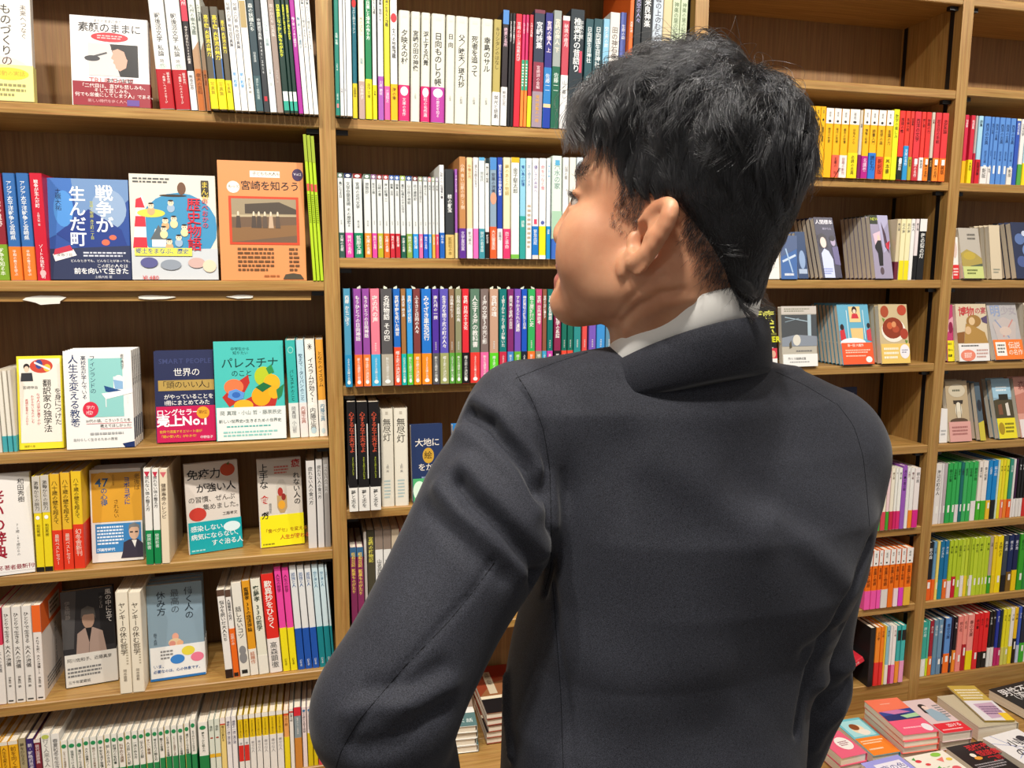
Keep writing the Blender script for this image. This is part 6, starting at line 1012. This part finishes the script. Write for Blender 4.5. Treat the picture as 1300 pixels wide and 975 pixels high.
# strands on top of the mass
HN = vnormals(HV, HQ); Ln = HN @ HR.T
area = np.linalg.norm(np.cross(HV[HQ[:, 2]]-HV[HQ[:, 0]], HV[HQ[:, 3]]-HV[HQ[:, 1]]), axis=1)
def strands(n, clump_n, seed, boost=1.0):
    g = np.random.default_rng(seed)
    q = g.choice(len(HQ), n, p=area/area.sum()); w_ = g.dirichlet((1, 1, 1, 1), n); root = np.einsum('ni,nij->nj', w_, HV[HQ[q]]); nor = HN[HQ[q, 0]]
    rl = hl(root); nl = nor @ HR.T
    keep = nl[:, 2] > -.75; root, nor, rl, nl = root[keep], nor[keep], rl[keep], nl[keep]; n = len(rl)
    ci = g.choice(n, clump_n, replace=False); cp = rl[ci]
    cl = np.array([np.argmin(((cp-p)**2).sum(1)) for p in rl]); ph = g.uniform(0, 6.28, clump_n)[cl]; cs = g.normal(0, 1, (clump_n, 3))[cl]; lf = g.uniform(.55, 1.3, clump_n)[cl]
    tp = np.clip((nl[:, 2]-.15)/.5, 0, 1)*np.clip((rl[:, 2]-.04)/.05, 0, 1); fr = np.clip((rl[:, 0]-.04)/.05, 0, 1)*np.clip((rl[:, 2]-.05)/.03, 0, 1)
    D = np.zeros((n, 3)); D[:, 0] = .75*tp*np.tanh((rl[:, 0]+.035)/.03)-.5*(1-tp); D[:, 1] = .5*tp*np.sign(rl[:, 1]+.02); D[:, 2] = -1.0*(1-tp)-.1*tp-.9*fr
    D += cs*np.where(tp > .3, .34, .14)[:, None]; D -= nl*(D*nl).sum(1)[:, None]; D /= np.linalg.norm(D, axis=1)[:, None]+1e-9
    sd = np.cross(nl, D); ln = (.024+.044*tp+.004*fr)*g.uniform(.6, 1.15, n); lift = (.0015+.0155*tp*lf*np.clip((rl[:, 0]+.09)/.09, .2, 1))*g.uniform(.25, 1.15, n)*boost
    m = 14; out = np.zeros((n, m, 3)); amp = (.001+.0075*tp)
    toc = cp[cl]-rl
    EC, ER = np.array([0, 0, .048]), np.array([.094, .079, .092]); k0 = np.linalg.norm((rl-EC)/ER, axis=1); wz = np.clip((rl[:, 2]+.005)/.04, 0, 1)[:, None]
    for i in range(m):
        s = i/(m-1); wave = 6.2*s+ph
        base = rl+D*(ln*s)[:, None]+sd*(amp*(np.sin(wave)-np.sin(ph))*s**.7)[:, None]+toc*(.8*s**.8)
        up = lift*np.sin(np.pi*min(s*.85+.06, 1))+amp*.55*np.sin(wave*1.15+1)*s-.002*s
        q_ = (base-EC)/ER; q_ = q_/np.linalg.norm(q_, axis=1)[:, None]
        p = (EC+q_*(k0+up/.088)[:, None]*ER)*wz+(base+nl*(up-.004*s*s)[:, None])*(1-wz)
        out[:, i] = p
    # keep side hair above the ear: cut what hangs below the hairline
    low = out[:, :, 2] < hairline(out[:, :, 0], 0)-.012; out = np.where(low[:, :, None] & (out[:, :, 1:2] > -9), np.minimum(out, 9), out)
    bad = low.sum(1) > 4; return out[~bad]
def hair_curves(name, st, rad, parent):
    n, m, _ = st.shape; hc = bpy.data.hair_curves.new(name); hc.add_curves([m]*n); hc.attributes['position'].data.foreach_set('vector', (st.reshape(-1, 3) @ HR+HOa).astype(f4).ravel())
    ra = hc.attributes.get('radius') or hc.attributes.new('radius', 'FLOAT', 'POINT'); ra.data.foreach_set('value', np.tile(rad*np.linspace(1, .35, m), n).astype(f4)); hc.materials.append(STRAND)
    o = bpy.data.objects.new(name, hc); COL.objects.link(o); o.parent = parent; return o
hair_curves('hair_strands', strands(32000, 300, 3), .00024, hair_o)
hair_curves('stray_hairs', strands(900, 500, 11, 1.9), .00016, hair_o)
# short nape and sideburn fade, brows and lashes straight from the skin
bl = hl(BODYV); bn = vnormals(BODYV, BODYQ) @ HR.T
def fuzz(mask, n, D, ln, jit, seed):
    g = np.random.default_rng(seed); ids = np.nonzero(mask)[0]; ids = ids[g.integers(0, len(ids), n)]
    r = bl[ids]+g.normal(0, .0012, (n, 3)); nn = bn[ids]; d = np.tile(np.array(D, float), (n, 1))+g.normal(0, jit, (n, 3)); d -= nn*((d*nn).sum(1)*.8)[:, None]; d /= np.linalg.norm(d, axis=1)[:, None]; l = ln*g.uniform(.4, 1.2, n)
    out = np.zeros((n, 5, 3))
    for i in range(5): s = i/4; out[:, i] = r+d*(l*s)[:, None]+nn*(.0012*math.sin(math.pi*s))
    return out
nape = (bl[:, 0] < -.028) & (bl[:, 2] > hairline(bl[:, 0], 0)-.026*RNG.random(len(bl))**1.6) & (bl[:, 2] < hairline(bl[:, 0], 0)+.02) & (np.abs(bl[:, 1]) < .082)
burn = (bl[:, 0] > .01) & (bl[:, 0] < .04) & (bl[:, 2] > .03-.042*RNG.random(len(bl))) & (bl[:, 2] < .042) & (np.abs(bl[:, 1]) > .05)
brow = (bl[:, 2] > .026) & (bl[:, 2] < .036) & (bl[:, 0] > .06) & (np.abs(bl[:, 1]) > .014) & (np.abs(bl[:, 1]) < .056)
hair_curves('nape_hair', np.concatenate([fuzz(nape, 7000, (.15, 0, -1), .009, .3, 1), fuzz(burn, 2600, (.1, 0, -1), .0065, .25, 2)]), .00013, hair_o)
hair_curves('eyebrows', fuzz(brow, 900, (-.5, 0, .05), .009, .3, 4)*np.array([1, 1, 1]), .00016, person)
lash = (bl[:, 2] > .0065) & (bl[:, 2] < .0105) & (bl[:, 0] > .084) & (np.abs(bl[:, 1]) > .022) & (np.abs(bl[:, 1]) < .052)
if lash.any(): hair_curves('eyelashes', fuzz(lash, 260, (1, 0, -.35), .0075, .2, 6), .00022, person)
# lips: a reddish skin patch built as thin shells
lp = (np.abs(bl[:, 1]) < .023) & (bl[:, 2] < -.056) & (bl[:, 2] > -.085) & (bl[:, 0] > .094)
lf = lp[BODYQ].all(1); used = np.unique(BODYQ[lf]); rem = -np.ones(len(bl), int); rem[used] = np.arange(len(used))
mesh_obj('lips', BODYV[used]+(bn[used] @ HR)*.0004, rem[BODYQ[lf]], mat('b4665c', .4, .4, 'lip'), person)
# ---- suit
SUIT = bpy.data.materials.new('charcoal_suiting'); SUIT.use_nodes = True; _n, _l = nodes(SUIT); _b = _n['Principled BSDF']
_tc = _n.new('ShaderNodeTexCoord'); _mp = _n.new('ShaderNodeMapping'); _mp.inputs['Scale'].default_value = (1150, 1150, 1700); _vo = _n.new('ShaderNodeTexNoise'); _vo.inputs['Scale'].default_value = 1; _vo.inputs['Detail'].default_value = 2
_no = _n.new('ShaderNodeTexNoise'); _no.inputs['Scale'].default_value = 60; _no.inputs['Detail'].default_value = 5
_cr = _n.new('ShaderNodeValToRGB'); _cr.color_ramp.elements[0].position = .3; _cr.color_ramp.elements[0].color = (*lin('16171d'), 1); _cr.color_ramp.elements[1].position = .7; _cr.color_ramp.elements[1].color = (*lin('3d3f49'), 1)
_bu = _n.new('ShaderNodeBump'); _bu.inputs['Strength'].default_value = .25; _bu.inputs['Distance'].default_value = .0005
_l.new(_tc.outputs['Object'], _mp.inputs[0]); _l.new(_mp.outputs[0], _vo.inputs['Vector']); _l.new(_vo.outputs['Fac'], _cr.inputs[0]); _l.new(_cr.outputs[0], _b.inputs['Base Color'])
_l.new(_vo.outputs['Fac'], _bu.inputs['Height']); _l.new(_bu.outputs[0], _b.inputs['Normal']); _b.inputs['Roughness'].default_value = .75; _b.inputs['Specular IOR Level'].default_value = .25; _b.inputs['Sheen Weight'].default_value = .12; _b.inputs['Sheen Roughness'].default_value = .4
SECT = []
for yp, xl, xr, Zc, hb in ((470, 735, 1010, .79, .06), (505, 665, 1070, .79, .085), (560, 664, 1100, .80, .108), (640, 672, 1108, .80, .122), (720, 672, 1092, .80, .122), (800, 654, 1052, .80, .114), (880, 636, 1026, .79, .11), (975, 636, 1013, .785, .112), (1100, 612, 1030, .785, .128), (1215, 594, 1050, .785, .138)):
    a, c = P(xl, yp, Zc), P(xr, yp, Zc); SECT.append(((a.z+c.z)/2, (a.x+c.x)/2, (a.y+c.y)/2, (c-a).length/2, hb))
SECT.sort()
SZ = [s[0] for s in SECT]
def torso(grow=0):
    def fn(x, y, z):
        zz = np.broadcast_to(z, z.shape).ravel(); cx, cy, a, b_ = (np.interp(zz, SZ, [s[i] for s in SECT]).astype(f4)[None, None, :] for i in (1, 2, 3, 4)); p = 2.5
        a, b_ = a+grow, b_+grow
        d = ((np.abs(x-cx)/a)**p+(np.abs(y-cy)/b_)**p)**(1/p); d = (d-1)*np.minimum(a, b_)
        return np.maximum(d, np.maximum(z-SZ[-1], SZ[0]-z)).astype(f4)
    return fn, np.array([-.3, -1.2, SZ[0]-.05]), np.array([1, -.4, SZ[-1]+.08])
J = Field(np.arange(-.14, .74, .0034), np.arange(-1.06, -.52, .0036), np.arange(SZ[0]-.03, 1.5, .0034))
J.add(*torso(), .01); J.add(*ell((A3(NB)+NC)/2+np.array([0, 0, -.03]), (.086, .086, .045)), .03); J.add(*cap(NB, LS, .058, .056), .035); J.add(*cap(NB, RS, .058, .058), .035)
J.add(*cap(A3(NB)+np.array([.0, -.02, -.12]), A3(NB)+np.array([.0, -.015, -.02]), .09, .055), .05)
J.add(*cap(LS, LE, .055, .051), .018); J.add(*cap(P(624, 655, .712), LE, .0625, .0555), .02); J.add(*cap(LE, LWR, .0555, .044), .02)
J.add(*cap(RS, RE, .06, .05), .018); J.add(*cap(RE, RWR, .052, .044), .02)
V, Q = J.mesh(); del J
N = vnormals(V, Q)
FOLDS = [([(593, 522), (618, 540), (639, 555), (668, 588), (688, 624)], -.0085, .0085), ([(598, 508), (630, 528), (656, 556), (682, 596)], .005, .012), ([(585, 545), (620, 566), (650, 596), (680, 645)], .004, .011),
 ([(580, 614), (600, 634), (616, 650), (640, 674), (658, 696), (681, 735)], -.008, .008), ([(590, 590), (620, 620), (652, 653), (689, 702)], .0055, .012), ([(556, 620), (585, 645), (609, 663), (645, 696), (668, 724)], .0045, .011), ([(540, 640), (570, 670), (605, 700), (640, 730)], -.003, .01),
 ([(655, 486), (672, 506), (688, 545), (697, 594), (699, 670), (699, 719), (690, 752)], -.0032, .0042), ([(662, 486), (680, 506), (697, 545), (707, 594), (709, 670)], .0018, .006),
 ([(628, 714), (600, 752), (569, 790), (513, 847), (456, 914), (434, 948)], -.0016, .0034), ([(702, 740), (708, 800), (716, 880), (722, 970)], -.0012, .0034), ([(660, 478), (700, 462), (745, 446)], -.0012, .003),
 ([(827, 581), (900, 625), (967, 673)], .004, .02), ([(800, 520), (850, 560), (900, 590)], .003, .022), ([(1090, 690), (1010, 660), (930, 600)], -.0025, .02), ([(1075, 740), (1040, 700), (990, 660)], .003, .014),
 ([(560, 905), (530, 925), (490, 945), (450, 955)], -.004, .01), ([(575, 870), (540, 890), (500, 905)], .003, .01), ([(470, 870), (520, 868), (560, 850)], -.003, .009), ([(440, 900), (480, 890), (520, 890)], .003, .009),
 ([(1075, 800), (1050, 812), (1030, 830)], -.004, .009), ([(1092, 845), (1070, 850), (1045, 868)], .005, .011), ([(1080, 872), (1060, 885), (1040, 900)], -.004, .009), ([(1070, 905), (1050, 925), (1035, 950)], .003, .009), ([(1110, 690), (1075, 770), (1035, 850), (1018, 930)], -.004, .006),
 ([(640, 860), (638, 900), (645, 960)], .004, .006), ([(720, 840), (800, 870), (900, 860)], .0025, .03), ([(700, 930), (800, 945), (900, 930)], -.0025, .03)]
V = crease(V, N, FOLDS, 1.35)
rip = sum(np.sin(V @ np.array(k_)+p_)*a_ for k_, p_, a_ in (((31, 17, 23), 0, .0012), ((-18, 40, 29), 2, .001), ((55, -22, 47), 4, .0006))); V = V+N*rip[:, None]
from mathutils.bvhtree import BVHTree
_bvh = BVHTree.FromPolygons(V.tolist(), Q.tolist()); mb = MB(); mb.poly([tuple(v) for v in V], Q.tolist(), SUIT)
SEAM = mat('101116', .8, .2, 'seam')
def seam(pts, r=.00075):      # stitched seam lines lying in the cloth
    ring = []
    P2 = []
    for a, c in zip(pts, pts[1:]):
        n = max(int(math.hypot(c[0]-a[0], c[1]-a[1])/4), 1); P2 += [(a[0]+(c[0]-a[0])*i/n, a[1]+(c[1]-a[1])*i/n) for i in range(n)]
    P2.append(pts[-1])
    for _ in range(6): P2 = [P2[0]]+[((P2[i-1][0]+2*P2[i][0]+P2[i+1][0])/4, (P2[i-1][1]+2*P2[i][1]+P2[i+1][1])/4) for i in range(1, len(P2)-1)]+[P2[-1]]
    H_ = []
    for p in P2:
        h = _bvh.ray_cast(CAM, ray(*p))
        if h[0] is not None and (not H_ or (h[0]-H_[-1][0]).length < .03): H_.append((h[0], h[1]))
    vs, fs = [], []
    for i, (p, nrm) in enumerate(H_):
        t_ = (H_[min(i+1, len(H_)-1)][0]-H_[max(i-1, 0)][0]).normalized(); sd = t_.cross(nrm).normalized()
        vs += [tuple(p-sd*r-nrm*.0004), tuple(p+nrm*.00035), tuple(p+sd*r-nrm*.0004)]
    for i in range(len(H_)-1): fs += [(3*i, 3*i+3, 3*i+4, 3*i+1), (3*i+1, 3*i+4, 3*i+5, 3*i+2)]
    if fs: mb.poly(vs, fs, SEAM)
for sp_ in ([(655, 474), (664, 488), (676, 508), (690, 545), (698, 594), (700, 670), (700, 719), (692, 748)], [(628, 714), (600, 752), (569, 790), (513, 847), (456, 914), (432, 955), (420, 1000)], [(701, 735), (706, 800), (712, 880), (716, 1000)], [(655, 480), (700, 462), (746, 447)], [(1104, 668), (1100, 620), (1096, 580), (1084, 540), (1062, 512)], [(1060, 512), (1020, 488), (985, 472)]): seam(sp_)
jacket = mb.build('jacket', person, True)
def band(name, ctr, rx, ry, tilt, prof, m, gap, parent, seg=72, lift=0):
    """cloth band round the neck: prof = [(radius add, height)] from inner top round to the outer bottom"""
    mb = MB(); n = len(prof); vs = []
    a0, a1 = math.pi/2+gap/2, math.pi/2+2*math.pi-gap/2
    for i in range(seg+1):
        a = a0+(a1-a0)*i/seg; e = math.sin(math.pi*i/seg)**.6
        for dr, dz in prof:
            x, y = (rx+dr)*math.cos(a), (ry+dr)*math.sin(a); back = max(0, -math.sin(a)); lx = x; x, y = x*math.cos(CT_)-y*math.sin(CT_), x*math.sin(CT_)+y*math.cos(CT_)
            vs.append((ctr[0]+x, ctr[1]+y, ctr[2]+dz*(.55+.45*e)-math.tan(tilt)*(ry)*math.sin(a)+lift*back+.06*lx))
    fs = [(i*n+j, (i+1)*n+j, (i+1)*n+(j+1) % n, i*n+(j+1) % n) for i in range(seg) for j in range(n)]+[tuple(range(n))[::-1], tuple(seg*n+j for j in range(n))]
    sh = (A3(hw((-.028, 0, -.02)))-NC); sh = sh/sh[2]; vs = [(v[0]+sh[0]*(v[2]-NC[2]), v[1]+sh[1]*(v[2]-NC[2]), v[2]) for v in vs]
    mb.poly(vs, fs, m); return mb.build(name, parent, True)
CT_ = math.radians(15)
band('shirt_collar', NC, .064, .064, math.radians(24), [(-.006, .034), (-.004, .0365), (-.001, .0365), (.001, .034), (.008, -.03), (.003, -.03)], mat('fffdf8', .7, .3, 'cloth'), .5, person)
band('jacket_collar', NC+np.array([.003, -.002, -.011]), .072, .072, math.radians(24), [(-.003, .010), (.0, .0125), (.0035, .0115), (.0095, -.004), (.0185, -.033), (.0155, -.038), (.002, -.047)], SUIT, 1.2, person, lift=.004)
# trousers and shoes (below the picture)
T = Field(np.arange(HIP[0]-.3, HIP[0]+.3, .009), np.arange(HIP[1]-.25, HIP[1]+.3, .009), np.arange(.02, HIP[2]+.14, .01))
T.add(*ell(HIP+np.array([0, .01, .0]), (.172, .125, .13)), .02)
for s, ft in zip((-1, 1), FEET):
    kn = np.array([HIP[0]+s*.115, HIP[1]+.03, .5]); T.add(*cap(HIP+np.array([s*.085, .01, -.05]), kn, .098, .076), .03); T.add(*cap(kn, ft+np.array([0, .0, .07]), .076, .066), .02)
TV, TQ = T.mesh(); mesh_obj('trousers', TV, TQ, SUIT, person)
for ft in FEET:
    S_ = Field(np.arange(ft[0]-.07, ft[0]+.07, .005), np.arange(ft[1]-.12, ft[1]+.25, .005), np.arange(-.006, .14, .005))
    S_.add(*cap(ft+np.array([0, -.03, .045]), ft+np.array([0, .16, .034]), .044, .036), .01); S_.add(*cap(ft+np.array([0, -.02, .05]), ft+np.array([0, -.01, .1]), .042, .04), .02)
    S_.F = np.maximum(S_.F, (.0015-S_.Zz)+0*S_.F); SV, SQ = S_.mesh(); mesh_obj('shoe', SV, SQ, mat('1a1616', .25, .5, 'leather'), person)
COL.objects.unlink(_fo)
